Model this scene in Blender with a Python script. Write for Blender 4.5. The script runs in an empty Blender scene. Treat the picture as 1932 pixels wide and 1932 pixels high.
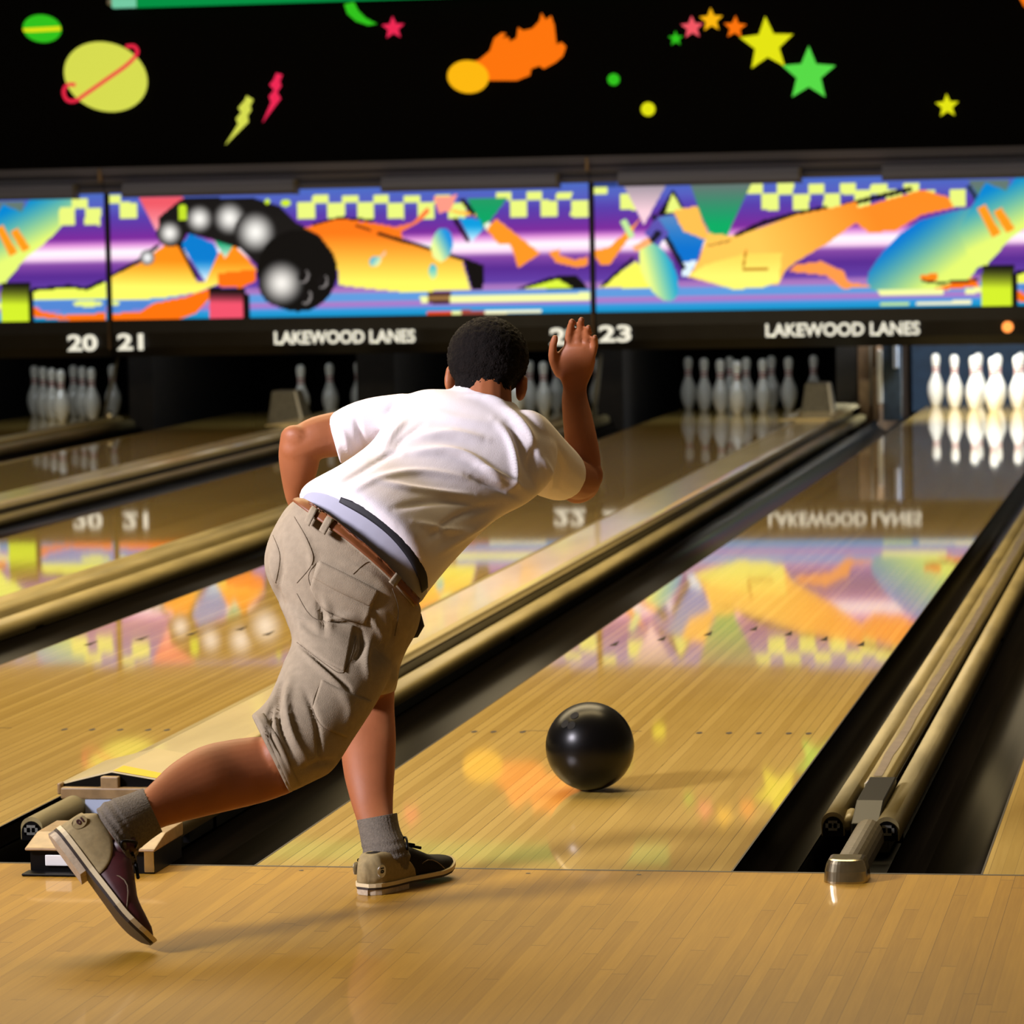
import bpy, math, random
import numpy as np
from mathutils import Vector, Matrix
from mathutils.bvhtree import BVHTree
SC = bpy.context.scene
COL = SC.collection
# ------------------------------------------------------------------ camera
F, YAW, PIT, ROLL = 7057.1, 0.1883, 0.0778, -0.0206
CAM = np.array([2.0852, -7.8387, 1.3946])
def cam_axes():
    f = np.array([-math.sin(YAW)*math.cos(PIT), math.cos(YAW)*math.cos(PIT), -math.sin(PIT)])
    r = np.array([math.cos(YAW), math.sin(YAW), 0.0]); u = np.cross(r, f)
    return r*math.cos(ROLL)+u*math.sin(ROLL), -r*math.sin(ROLL)+u*math.cos(ROLL), f
CR, CU, CF = cam_axes()
def at(px, py, **k):
    """point of the place seen at a pixel, at a known x, y or z (metres)"""
    d = CF+CR*(px-966)/F-CU*(py-966)/F
    a, v = list(k.items())[0]; i = 'xyz'.index(a)
    return Vector(CAM+d*((v-CAM[i])/d[i]))
def proj(P):
    d = np.asarray(P, float)-CAM; w = d@CF
    return np.stack([966+F*(d@CR)/w, 966-F*(d@CU)/w], -1)
cd = bpy.data.cameras.new('camera'); cam = bpy.data.objects.new('camera', cd); COL.objects.link(cam)
cd.sensor_width = 36; cd.lens = 36*F/1932; cd.clip_end = 200
cam.matrix_world = Matrix((( CR[0], CU[0], -CF[0], CAM[0]), (CR[1], CU[1], -CF[1], CAM[1]), (CR[2], CU[2], -CF[2], CAM[2]), (0, 0, 0, 1)))
cd.dof.use_dof = True; cd.dof.focus_distance = 7.9; cd.dof.aperture_fstop = 8.0
SC.camera = cam
# ------------------------------------------------------------------ world, lamps, exposure
W = bpy.data.worlds.new('hall'); SC.world = W; W.use_nodes = True
W.node_tree.nodes['Background'].inputs[0].default_value = (1.0, 0.72, 0.42, 1)
W.node_tree.nodes['Background'].inputs[1].default_value = 0.10
SC.view_settings.view_transform = 'Standard'; SC.view_settings.look = 'None'
SC.view_settings.exposure = 0.0; SC.view_settings.gamma = 1.0
def area(name, loc, target, sx, sy, power, color):
    l = bpy.data.lights.new(name, 'AREA'); l.shape = 'RECTANGLE'; l.size = sx; l.size_y = sy
    l.energy = power; l.color = color
    o = bpy.data.objects.new(name, l); COL.objects.link(o); o.location = loc
    o.rotation_euler = (Vector(target)-Vector(loc)).to_track_quat('-Z', 'Y').to_euler()
    return o
area('ceiling_light_approach', (-0.2, 2.0, 3.7), (0.2, 0.2, 0), 4.0, 0.7, 120, (1.0, 0.76, 0.38))
area('ceiling_light_lanes', (-2.2, 5.2, 4.2), (-2.2, 5.2, 0), 7.0, 3.0, 520, (1.0, 0.80, 0.48))
area('ceiling_light_far', (-2.5, 13.5, 4.4), (-2.5, 14.0, 0), 8.0, 1.0, 55, (1.0, 0.85, 0.6))
area('concourse_light_left', (-3.6, -3.4, 3.2), (0.35, 0.0, 0.95), 1.1, 0.9, 51, (0.95, 0.90, 1.0)).data.spread = 0.8
# ------------------------------------------------------------------ materials
def lin(c):
    return tuple((v/12.92 if v <= 0.04045 else ((v+0.055)/1.055)**2.4) for v in [x/255 for x in c])
def nodes_of(m): return m.node_tree.nodes, m.node_tree.links
def mat(name, rgb, rough=0.5, metal=0.0, coat=0.0, emit=0.0, var=0.0, scale=20.0, bump=0.0, bscale=60.0, spec=0.5, sheen=0.0, stretch=None):
    m = bpy.data.materials.new(name); m.use_nodes = True
    N, L = nodes_of(m); b = N['Principled BSDF']
    c = lin(rgb)
    b.inputs['Base Color'].default_value = (*c, 1)
    b.inputs['Roughness'].default_value = rough; b.inputs['Metallic'].default_value = metal
    b.inputs['Coat Weight'].default_value = coat; b.inputs['Coat Roughness'].default_value = 0.06
    b.inputs['Specular IOR Level'].default_value = spec
    b.inputs['Sheen Weight'].default_value = sheen
    if emit:
        b.inputs['Emission Color'].default_value = (*c, 1); b.inputs['Emission Strength'].default_value = emit
    tc = N.new('ShaderNodeTexCoord'); mp = N.new('ShaderNodeMapping'); L.new(tc.outputs['Object'], mp.inputs[0])
    if stretch: mp.inputs['Scale'].default_value = stretch
    if var:
        n = N.new('ShaderNodeTexNoise'); n.inputs['Scale'].default_value = scale; n.inputs['Detail'].default_value = 5
        L.new(mp.outputs[0], n.inputs['Vector'])
        r = N.new('ShaderNodeMapRange'); r.inputs[1].default_value = 0.3; r.inputs[2].default_value = 0.7
        r.inputs[3].default_value = 1-var; r.inputs[4].default_value = 1+var
        L.new(n.outputs[0], r.inputs[0])
        x = N.new('ShaderNodeMix'); x.data_type = 'RGBA'; x.blend_type = 'MULTIPLY'; x.inputs[0].default_value = 1
        x.inputs[6].default_value = (*c, 1); L.new(r.outputs[0], x.inputs[7]); L.new(x.outputs[2], b.inputs['Base Color'])
    if bump:
        n = N.new('ShaderNodeTexNoise'); n.inputs['Scale'].default_value = bscale; n.inputs['Detail'].default_value = 4
        L.new(mp.outputs[0], n.inputs['Vector'])
        bp = N.new('ShaderNodeBump'); bp.inputs['Strength'].default_value = bump; bp.inputs['Distance'].default_value = 0.004
        L.new(n.outputs[0], bp.inputs['Height']); L.new(bp.outputs[0], b.inputs['Normal'])
    return m
def wood(name, ca, cb, joint, board, plank, coat, rough, jw=0.06, streak=0.5):
    """strip wood: boards run along y, each with its own tone; plank = length of a plank, 0 for none"""
    m = bpy.data.materials.new(name); m.use_nodes = True
    N, L = nodes_of(m); b = N['Principled BSDF']
    def math_(op, a, c=None):
        n = N.new('ShaderNodeMath'); n.operation = op
        for i, v in enumerate((a, c)):
            if v is None: continue
            if isinstance(v, (int, float)): n.inputs[i].default_value = v
            else: L.new(v, n.inputs[i])
        return n.outputs[0]
    g = N.new('ShaderNodeNewGeometry'); s = N.new('ShaderNodeSeparateXYZ'); L.new(g.outputs['Position'], s.inputs[0])
    u = math_('DIVIDE', s.outputs[0], board); iu = math_('FLOOR', u); fu = math_('FRACT', u)
    wn = N.new('ShaderNodeTexWhiteNoise'); wn.noise_dimensions = '1D'; L.new(iu, wn.inputs['W'])
    if plank:
        v = math_('DIVIDE', math_('ADD', s.outputs[1], math_('MULTIPLY', wn.outputs[0], plank*7)), plank)
        iv = math_('FLOOR', v); fv = math_('FRACT', v)
        wn2 = N.new('ShaderNodeTexWhiteNoise'); wn2.noise_dimensions = '2D'
        cb_ = N.new('ShaderNodeCombineXYZ'); L.new(iu, cb_.inputs[0]); L.new(iv, cb_.inputs[1]); L.new(cb_.outputs[0], wn2.inputs['Vector'])
        tone = wn2.outputs[0]
    else: tone = wn.outputs[0]
    st = N.new('ShaderNodeCombineXYZ'); L.new(math_('MULTIPLY', s.outputs[0], 160), st.inputs[0]); L.new(math_('MULTIPLY', s.outputs[1], 5), st.inputs[1]); L.new(math_('MULTIPLY', tone, 60), st.inputs[2])
    nz = N.new('ShaderNodeTexNoise'); nz.inputs['Scale'].default_value = 1; nz.inputs['Detail'].default_value = 6; L.new(st.outputs[0], nz.inputs['Vector'])
    big = N.new('ShaderNodeTexNoise'); big.inputs['Scale'].default_value = 1.3; L.new(g.outputs['Position'], big.inputs['Vector'])
    t = math_('ADD', math_('MULTIPLY', tone, 1-streak), math_('MULTIPLY', nz.outputs[0], streak))
    t = math_('ADD', t, math_('MULTIPLY', math_('SUBTRACT', big.outputs[0], 0.5), 0.35))
    mx = N.new('ShaderNodeMix'); mx.data_type = 'RGBA'; L.new(t, mx.inputs[0])
    mx.inputs[6].default_value = (*lin(ca), 1); mx.inputs[7].default_value = (*lin(cb), 1)
    j = math_('LESS_THAN', fu, jw)
    # a joint is darker on some boards than on others
    j = math_('MULTIPLY', j, math_('ADD', math_('MULTIPLY', wn.outputs[0], 0.8), 0.1))
    if plank: j = math_('MAXIMUM', j, math_('MULTIPLY', math_('LESS_THAN', fv, 0.004), 0.6))
    mj = N.new('ShaderNodeMix'); mj.data_type = 'RGBA'; L.new(j, mj.inputs[0]); L.new(mx.outputs[2], mj.inputs[6])
    mj.inputs[7].default_value = (*lin(joint), 1); L.new(mj.outputs[2], b.inputs['Base Color'])
    b.inputs['Roughness'].default_value = rough; b.inputs['Coat Weight'].default_value = coat
    b.inputs['Coat Roughness'].default_value = 0.065; b.inputs['Specular IOR Level'].default_value = 0.3
    return m
M = {}
M['lane'] = wood('lane_wood', (182, 146, 58), (230, 196, 108), (104, 74, 22), 1.0541/39, 0, 1.0, 0.45, 0.07, 0.5)
M['lane'].node_tree.nodes['Principled BSDF'].inputs['Coat IOR'].default_value = 1.75; M['lane'].node_tree.nodes['Principled BSDF'].inputs['Coat Roughness'].default_value = 0.035
M['approach'] = wood('approach_wood', (138, 98, 18), (184, 140, 42), (88, 60, 12), 0.0285, 1.15, 0.35, 0.5, 0.04, 0.62)
M['gutter'] = mat('gutter_plastic', (17, 13, 7), 0.30, var=0.5, scale=40, stretch=(1, 0.02, 1), spec=0.12)
M['black'] = mat('black_paint', (9, 8, 9), 0.6)
M['wallblack'] = mat('wall_black', (7, 6, 7), 0.9, spec=0.1)
M['line'] = mat('dark_line', (38, 26, 16), 0.5)
M['cream'] = mat('cream_plastic', (242, 226, 178), 0.22, coat=0.5, var=0.08, scale=9, stretch=(1, 0.2, 1))
M['beige'] = mat('beige_plastic', (150, 136, 92), 0.42, var=0.25, scale=20, stretch=(1, 0.1, 1))
M['beigedark'] = mat('worn_beige_plastic', (150, 122, 82), 0.4, var=0.2, scale=40)
M['stain'] = mat('grey_stain', (126, 112, 98), 0.4, var=0.2, scale=14)
M['groove'] = mat('groove_dark', (24, 20, 12), 0.4)
M['blackplastic'] = mat('black_plastic', (8, 7, 7), 0.4, spec=0.15)
M['chrome'] = mat('brushed_metal', (178, 168, 140), 0.22, metal=1.0, var=0.15, scale=40)
M['greymetal'] = mat('grey_metal', (112, 112, 104), 0.5, var=0.2, scale=30)
M['bluewhite'] = mat('pale_blue_panel', (188, 200, 222), 0.3, coat=0.3)
M['yellow'] = mat('painted_yellow_reflection', (226, 200, 30), 0.35)
M['fascia'] = mat('fascia_black', (24, 24, 28), 0.45, var=0.3, scale=6)
M['rail'] = mat('rail_grey', (104, 108, 134), 0.6, var=0.2, scale=8, stretch=(0.1, 1, 6))
M['letter'] = mat('letter_white', (250, 250, 236), 0.5, emit=0.75)
M['pin'] = mat('pin_white', (236, 234, 222), 0.25, coat=0.5, var=0.05, scale=30)
M['pinred'] = mat('pin_red', (170, 24, 34), 0.35)
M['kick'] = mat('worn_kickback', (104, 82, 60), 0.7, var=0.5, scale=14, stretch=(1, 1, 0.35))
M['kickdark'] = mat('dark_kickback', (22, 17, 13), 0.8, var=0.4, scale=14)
M['pitblue'] = mat('pit_curtain', (34, 58, 82), 0.7, var=0.2, scale=10)
M['white'] = mat('white_metal', (226, 228, 226), 0.4)
M['ball'] = mat('ball_black', (4, 4, 5), 0.30, spec=0.22)
M['hole'] = mat('finger_hole', (1, 1, 1), 0.9)
def glow(name, rgb, e=0.9):
    m = mat(name, rgb, 0.6, emit=e, spec=0.1); m.node_tree.nodes['Principled BSDF'].inputs['Base Color'].default_value = (*[v*0.15 for v in lin(rgb)], 1)
    return m
# ------------------------------------------------------------------ mesh helpers
def obj(name, verts, faces, m, parent=None, smooth=False, fm=None):
    me = bpy.data.meshes.new(name); me.from_pydata([tuple(v) for v in verts], [], [tuple(f) for f in faces])
    for x in (m if isinstance(m, (list, tuple)) else [m]): me.materials.append(x)
    if fm is not None: me.polygons.foreach_set('material_index', fm)
    if smooth: me.polygons.foreach_set('use_smooth', [True]*len(me.polygons))
    me.update(); me.validate()
    o = bpy.data.objects.new(name, me); COL.objects.link(o)
    if parent: o.parent = parent
    return o
def empty(name, loc=(0, 0, 0)):
    o = bpy.data.objects.new(name, None); COL.objects.link(o); o.location = loc; o.empty_display_size = 0.1
    return o
def tag(o, label=None, cat=None, group=None, kind=None):
    if label: o['label'] = label
    if cat: o['category'] = cat
    if group: o['group'] = group
    if kind: o['kind'] = kind
    return o
def adopt(o, root):
    """parent a part modelled in world coordinates to a thing that stands elsewhere"""
    o.parent = root; o.matrix_parent_inverse = Matrix.Translation(root.location).inverted(); return o
class MB:
    def __init__(s): s.v = []; s.f = []; s.m = []
    def add(s, v, f, mi=0):
        n = len(s.v); s.v += [tuple(x) for x in v]; s.f += [tuple(i+n for i in q) for q in f]; s.m += [mi]*len(f)
    def box(s, a, b, mi=0):
        x0, y0, z0 = a; x1, y1, z1 = b
        s.add([(x0, y0, z0), (x1, y0, z0), (x1, y1, z0), (x0, y1, z0), (x0, y0, z1), (x1, y0, z1), (x1, y1, z1), (x0, y1, z1)],
              [(0, 3, 2, 1), (4, 5, 6, 7), (0, 1, 5, 4), (1, 2, 6, 5), (2, 3, 7, 6), (3, 0, 4, 7)], mi)
    def extrude_y(s, prof, y0, y1, mi=0, closed=True):
        n = len(prof); v = [(x, y0, z) for x, z in prof]+[(x, y1, z) for x, z in prof]
        f = [(i, (i+1) % n, n+(i+1) % n, n+i) for i in range(n if closed else n-1)]
        if closed: f += [tuple(range(n))[::-1], tuple(range(n, 2*n))]
        s.add(v, f, mi)
    def extrude_x(s, prof, x0, x1, mi=0):
        n = len(prof); v = [(x0, y, z) for y, z in prof]+[(x1, y, z) for y, z in prof]
        f = [(i, (i+1) % n, n+(i+1) % n, n+i) for i in range(n)]+[tuple(range(n))[::-1], tuple(range(n, 2*n))]
        s.add(v, f, mi)
    def tube(s, pts, r, n=10, mi=0):
        v, f = tube_mesh(pts, r, n); s.add(v, f, mi)
    def build(s, name, m, parent=None, smooth=False, bevel=0):
        o = obj(name, s.v, s.f, m, parent, smooth, s.m)
        if bevel:
            b = o.modifiers.new('bevel', 'BEVEL'); b.width = bevel; b.segments = 2; b.limit_method = 'ANGLE'
        return o
def tube_mesh(pts, r, n=10):
    pts = [Vector(p) for p in pts]; rs = r if isinstance(r, (list, tuple)) else [r]*len(pts)
    V = []; Fc = []; ref = None
    for i, p in enumerate(pts):
        t = (pts[min(i+1, len(pts)-1)]-pts[max(i-1, 0)]).normalized()
        if ref is None: ref = t.orthogonal()
        a = (ref-t*ref.dot(t)).normalized(); ref = a; b = t.cross(a)
        V += [p+(a*math.cos(2*math.pi*k/n)+b*math.sin(2*math.pi*k/n))*rs[i] for k in range(n)]
    for i in range(len(pts)-1):
        for k in range(n):
            Fc.append((i*n+k, i*n+(k+1) % n, (i+1)*n+(k+1) % n, (i+1)*n+k))
    Fc += [tuple(range(n))[::-1], tuple((len(pts)-1)*n+k for k in range(n))]
    return V, Fc
def lathe(prof, n=28, cap=True):
    V = []; Fc = []
    for r, z in prof: V += [(r*math.cos(2*math.pi*k/n), r*math.sin(2*math.pi*k/n), z) for k in range(n)]
    for i in range(len(prof)-1):
        for k in range(n): Fc.append((i*n+k, i*n+(k+1) % n, (i+1)*n+(k+1) % n, (i+1)*n+k))
    if cap: Fc += [tuple(range(n))[::-1], tuple((len(prof)-1)*n+k for k in range(n))]
    return V, Fc
def catmull(P, k):
    P = [np.asarray(p, float) for p in P]; out = []
    for i in range(len(P)-1):
        p0 = P[max(i-1, 0)]; p1 = P[i]; p2 = P[i+1]; p3 = P[min(i+2, len(P)-1)]
        for j in range(k):
            t = j/k
            out.append(0.5*((2*p1)+(-p0+p2)*t+(2*p0-5*p1+4*p2-p3)*t*t+(-p0+3*p1-3*p2+p3)*t**3))
    out.append(P[-1]); return out
def slab(poly, y, depth, name, m, parent=None):
    """flat shape in a plane facing the hall: outline in (x, z), its own thickness"""
    n = len(poly); v = [(x, y, z) for x, z in poly]+[(x, y+depth, z) for x, z in poly]
    f = [tuple(range(n)), tuple(range(2*n-1, n-1, -1))]+[(i, n+i, n+(i+1) % n, (i+1) % n) for i in range(n)]
    return obj(name, v, f, m, parent)
def text(name, s, loc, height, m, parent, rot=(math.pi/2, 0, 0), bold=0.0, width=None, depth=0.004):
    c = bpy.data.curves.new(name, 'FONT'); c.body = s; c.size = 1; c.extrude = depth; c.offset = bold; c.align_x = 'LEFT'
    c.resolution_u = 4
    o = bpy.data.objects.new(name, c); COL.objects.link(o)
    dg = bpy.context.evaluated_depsgraph_get(); dg.update()
    me = bpy.data.meshes.new_from_object(o.evaluated_get(dg)); bpy.data.objects.remove(o)
    xs = [v.co.x for v in me.vertices]; ys = [v.co.y for v in me.vertices]
    x0, x1, y0, y1 = min(xs), max(xs), min(ys), max(ys); sy = height/(y1-y0); sx = (width/(x1-x0)) if width else sy
    for v in me.vertices: v.co = Vector(((v.co.x-x0)*sx, (v.co.y-y0)*sy, v.co.z))
    me.materials.clear(); me.materials.append(m)
    t = bpy.data.objects.new(name, me); COL.objects.link(t); t.rotation_euler = rot; t.location = loc
    if parent: t.parent = parent
    return t
# ------------------------------------------------------------------ the place: floor, lanes, wall
LW, G1, G2 = 1.0541, 0.526, 0.737          # lane, narrow gap, wide gap
PAIR = 2*LW+G1+G2
YS = 16.96                                 # plane of the masking panels
XL = {24: 0.0, 25: LW+G1}
XL[23] = -G2-LW; XL[22] = XL[23]-G1-LW; XL[21] = XL[22]-G2-LW; XL[20] = XL[21]-G1-LW; XL[19] = XL[20]-G2-LW; XL[26] = XL[25]+LW+G2
b = MB(); b.box((-11, -9.5, -0.3), (7, -0.006, 0)); tag(b.build('floor', M['approach']), kind='structure')
b = MB(); b.box((-11, -0.006, -0.3), (7, 21.5, -0.13)); tag(b.build('floor', M['black']), kind='structure')
b = MB(); b.box((-11, 17.45, 1.50), (7, 17.6, 4.6)); tag(b.build('wall_back', M['wallblack']), kind='structure')
b = MB(); b.box((-11, 20.6, -0.13), (7, 20.75, 1.5)); b.box((-11, 17.45, 1.35), (7, 20.75, 1.5)); tag(b.build('wall_pit', M['wallblack']), kind='structure')
b = MB(); b.box((-11, -0.006, -0.13), (7, 0.006, 0.0004)); tag(b.build('trim_foul_line', M['line']), kind='structure')
def lane(n, where):
    x0 = XL[n]; c = x0+LW/2
    b = MB(); b.box((x0, 0.0, -0.13), (x0+LW, 19.3, 0)); z = 0.0006
    e = 0.004
    b.box((x0-e*0, 0.0, -0.1), (x0+e, 19.3, z), 1); b.box((x0+LW-e, 0.0, -0.1), (x0+LW, 19.3, z), 1)
    for i in range(1, 8):                                   # the seven arrows
        ax = x0+(5*i-0.5)*LW/39; ay = 4.70-abs(i-4)*0.151
        b.add([(ax-.012, ay-.07, z), (ax+.012, ay-.07, z), (ax, ay+.07, z)], [(0, 1, 2)], 1)
    for k in (3, 5, 8, 11, 14):                             # the dots
        for s in (k, 39-k+1):
            dx = x0+(s-0.5)*LW/39
            b.add([(dx+.009*math.cos(a*math.pi/4), 2.13+.02*math.sin(a*math.pi/4), z) for a in range(8)], [tuple(range(8))], 1)
    b.box((x0+.2, 2.155, z-.01), (x0+LW*.5, 2.158, z), 1)
    for dx in (.12, .3, .62, .86):                          # small plugs by the foul line
        b.add([(x0+dx+.006*math.cos(a*math.pi/3), -0.05+.006*math.sin(a*math.pi/3), z) for a in range(6)], [tuple(range(6))], 1)
    o = b.build('bowling_lane', [M['lane'], M['line']])
    tag(o, 'glossy strip-wood bowling lane '+where, 'lane', 'bowling lanes')
lane(24, 'under the rolling black ball, ending at the bright white pins')
lane(23, 'ending at the full dim rack left of the grey hood')
lane(22, 'behind the bowler, reflecting the doubled number 21')
lane(21, 'reaching the three diagonal pins')
lane(20, 'at far left, reaching the pins by the slanting bar')
lane(25, 'cut off at the lower right corner, right of the metal-nosed divider')
# gutters: channel profile
def gutter(x0, x1, lab):
    c = (x0+x1)/2; w = (x1-x0)/2; b = MB(); pr = []
    n = 12
    for i in range(n+1):
        a = math.pi*i/n; pr.append((c-w*math.cos(a), -0.008-0.075*math.sin(a)))
    pr += [(x1, -0.125), (x0, -0.125)]
    pr = [(x0, -0.003)]+pr[:n+1]+[(x1, -0.003)]+pr[n+1:]
    b.extrude_y(pr, 0.0, 17.55); o = b.build('gutter', M['gutter'])
    for p in o.data.polygons: p.use_smooth = len(p.vertices) == 4 and abs(p.normal.y) < .5
    tag(o, lab, 'gutter', 'lane gutters')
GW = 0.225
gutter(-GW, 0, 'dark channel gutter left of the lane with the rolling ball')
gutter(-G2, -G2+.085, 'gutter hidden under the bumper rail left of the long cream capping')
gutter(LW, LW+.135, 'dark gutter right of the rolling ball, left of the grey-striped divider')
gutter(LW+G1-.20, LW+G1, 'dark gutter with orange reflections at the right frame edge')
gutter(XL[23]-.235, XL[23], 'dark gutter right of the beige rails that pass behind the bowler\'s hips')
gutter(XL[22]-GW, XL[22], 'dark gutter right of the glossy capping left of the bowler\'s elbow')
gutter(XL[21]+LW, XL[21]+LW+.085, 'gutter left of the glossy capping left of the bowler\'s elbow')
gutter(XL[21]-.235, XL[21], 'dark gutter right of the farthest rail at left')
# bumper rails folded into the gutters
def rail(xc, y0, y1, lab, w=0.05, z=0.03, h=0.03, m='beige'):
    r = empty('bumper_rail', (xc, y0, 0)); n = 10
    pr = [(xc+w*math.cos(math.pi*k/n), z+h*math.sin(math.pi*k/n)) for k in range(n+1)]+[(xc-w, z-.03), (xc+w, z-.03)]
    b = MB(); b.extrude_y(pr, y0, y1); o = adopt(b.build('rail_body', M[m], smooth=False), r)
    for p in o.data.polygons: p.use_smooth = len(p.vertices) == 4
    b = MB()                                                # square ring on the open end
    for (a, t) in ((w*.62, .006), (w*.3, .006)):
        zc = z-.006
        b.box((xc-a, y0-.006, zc-a*.7), (xc+a, y0-.001, zc-a*.7+t)); b.box((xc-a, y0-.006, zc+a*.7-t), (xc+a, y0-.001, zc+a*.7))
        b.box((xc-a, y0-.006, zc-a*.7), (xc-a+t, y0-.001, zc+a*.7)); b.box((xc+a-t, y0-.006, zc-a*.7), (xc+a, y0-.001, zc+a*.7))
    adopt(b.build('end_ring', M['greymetal']), r)
    b = MB(); b.extrude_y([(xc+w*.9*math.cos(math.pi*k/n), z-.012+h*1.1*math.sin(math.pi*k/n)) for k in range(n+1)]+[(xc-w*.9, z-.03), (xc+w*.9, z-.03)], y0-.004, y0-.0005)
    adopt(b.build('end_cap', M['blackplastic']), r)
    # hinge brackets under the rail down into the gutter
    for q in range(5):
        yy = y0+.3+q*(y1-y0-.6)/4; b = MB(); b.box((xc-.008, yy, -.06), (xc+.008, yy+.04, z-.02)); adopt(b.build('bracket', M['blackplastic']), r)
    tag(r, lab, 'bumper rail', 'folded bumper rails')
rail(-0.622, 0.36, 17.6, 'pale beige rail left of the long cream capping, square end above the raised shoe', w=.026, z=.020, h=.024)
rail(-0.332, 0.34, 17.6, 'olive beige rail right of the long cream capping, above the dark gutter', w=.036, z=.012, h=.016)
rail(1.218, 0.50, 17.4, 'left beige rail of the divider behind the metal nose', w=.026, z=.026, h=.024)
rail(1.345, 0.44, 17.4, 'right beige rail of the divider behind the metal nose', w=.027, z=.026, h=.024)
for q, lab in ((-PAIR, 'behind the bowler\'s hips'), (-2*PAIR, 'farthest left, ending at the slanting bar')):
    rail(1.120+q, 0.5, 17.4, 'left olive rail of the divider '+lab, w=.040, z=.042, h=.035)
    rail(1.305+q, 0.5, 17.4, 'right olive rail of the divider '+lab, w=.035, z=.030, h=.026)
rail(-0.690-PAIR, 0.5, 17.4, 'beige rail left of the glossy capping left of the bowler\'s elbow', w=.035, z=.02, h=.024)
rail(-0.332-PAIR, 0.5, 17.4, 'beige rail right of the glossy capping left of the bowler\'s elbow', w=.036, z=.012, h=.016)
# cappings over the ball-return track in the wide gaps
def capping(q, y0, lab):
    r = empty('capping', (q-.42, y0, 0)); pr = [(q-.585, .045), (q-.590, .07), (q-.58, .082), (q-.395, .082), (q-.378, .074), (q-.378, .045)]
    b = MB(); b.extrude_y(pr, y0, 17.5); adopt(b.build('top_cover', M['cream'], bevel=.004), r)
    b = MB(); b.extrude_y([(q-.63, .05), (q-.625, .068), (q-.592, .072), (q-.592, .05)], y0+.1, 17.4); adopt(b.build('edge_strip', M['beige']), r)
    b = MB(); b.box((q-.376, y0, -.05), (q-.374, 17.5, .045)); adopt(b.build('side_groove', M['groove']), r)
    b = MB(); b.extrude_y([(q-.70, .083), (q-.70, .09), (q-.6, .10), (q-.38, .10), (q-.34, .085), (q-.34, .083)], 15.9, 17.75)
    adopt(b.build('end_plate', M['cream'], bevel=.004), r)
    b = MB(); b.box((q-.56, y0+.02, -.125), (q-.39, 17.3, .045)); adopt(b.build('track_base', M['blackplastic']), r)
    tag(r, lab, 'capping'); return r
cap = capping(0, 1.1, 'long cream ball-return capping running from the bowler\'s shin to the grey hood')
capping(-PAIR, 0.5, 'glossy cream capping running left of the bowler\'s elbow')
# narrow dividers between the rails
def divider(q, lab, near=True):
    r = empty('lane_divider', (1.27+q, .9, 0)); a, c, h = (1.246, 1.304, .056) if near else (1.175, 1.255, .078)
    b = MB(); b.extrude_y([(a+q, -.12), (a+q, h-.010), (a+.010+q, h), (c-.008+q, h), (c+q, h-.010), (c+q, -.12)], .95, 17.4)
    adopt(b.build('top_cover', M['beige'], bevel=.003), r)
    if near:
        V = []; Fc = []; rnd = random.Random(4); c0 = 1.276; n = 0
        for i in range(80):
            y = 1.0+i*.17; c0 += rnd.uniform(-.0035, .0035); c0 = min(max(c0, 1.268), 1.284); w = .010+rnd.uniform(0, .003)
            V += [(c0-w, y, .0572), (c0+w, y, .0572)]
            if i: Fc.append((2*i-2, 2*i-1, 2*i+1, 2*i))
        adopt(obj('scuff_stripe', V, Fc, M['stain']), r)
        b = MB(); b.box((1.3045+q, 1.0, -.1), (1.307+q, 17.3, .03)); adopt(b.build('side_groove', M['groove']), r)
    tag(r, lab, 'lane divider', 'dividers between the folded rails')
    return r
divider(0, 'beige divider with a grey scuffed stripe, behind the metal nose at lower right')
divider(-PAIR, 'beige divider passing behind the bowler\'s hips', False)
divider(-2*PAIR, 'farthest beige divider at left, ending at the slanting bar', False)
# foul-line detector noses
M['greybrown'] = mat('worn_grey_plastic', (92, 84, 68), 0.5, var=0.25, scale=60)
def nose(cx, cy, lab):
    r = empty('foul_detector', (cx, cy, 0)); n = 20; prof = [(.0465, .034, 0), (.0465, .034, .004), (.0445, .031, .024), (.040, .028, .040), (.036, .024, .047), (.030, .018, .049)]; V = []
    for rx, ry, z in prof:
        V += [(cx+rx*math.copysign(abs(math.cos(math.pi+math.pi*k/n))**.8, math.cos(math.pi+math.pi*k/n)), cy+ry*math.sin(math.pi+math.pi*k/n), z) for k in range(n+1)]+[(cx+rx, cy+.05, z), (cx-rx, cy+.05, z)]
    m = n+3; Fc = [(i*m+k, i*m+(k+1) % m, (i+1)*m+(k+1) % m, (i+1)*m+k) for i in range(len(prof)-1) for k in range(m)]+[tuple(range(m))[::-1], tuple((len(prof)-1)*m+k for k in range(m))]
    adopt(obj('nose_shell', V, Fc, M['chrome'], smooth=False), r)
    b = MB(); b.extrude_y([(cx+.034*math.cos(math.pi*k/12), -.002+.050*math.sin(math.pi*k/12)**.7) for k in range(13)], cy+.052, .42); adopt(b.build('body', M['greybrown'], smooth=False), r)
    return tag(r, lab, 'foul line detector')
r = nose(1.306, -.098, 'brushed metal nose standing on the foul line at lower right')
b = MB(); b.extrude_x([(.43, -.03), (.47, .03), (.60, .062), (.93, .066), (.93, .050), (.56, .0)], 1.262, 1.325)
adopt(b.build('sensor_box', M['blackplastic'], bevel=.003), r)
for xx in (1.252, 1.330):
    b = MB(); b.tube([(xx, .50, .022), (xx, .60, .03)], .014, 12); adopt(b.build('hinge_roller', M['beige'], smooth=True), r)
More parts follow.
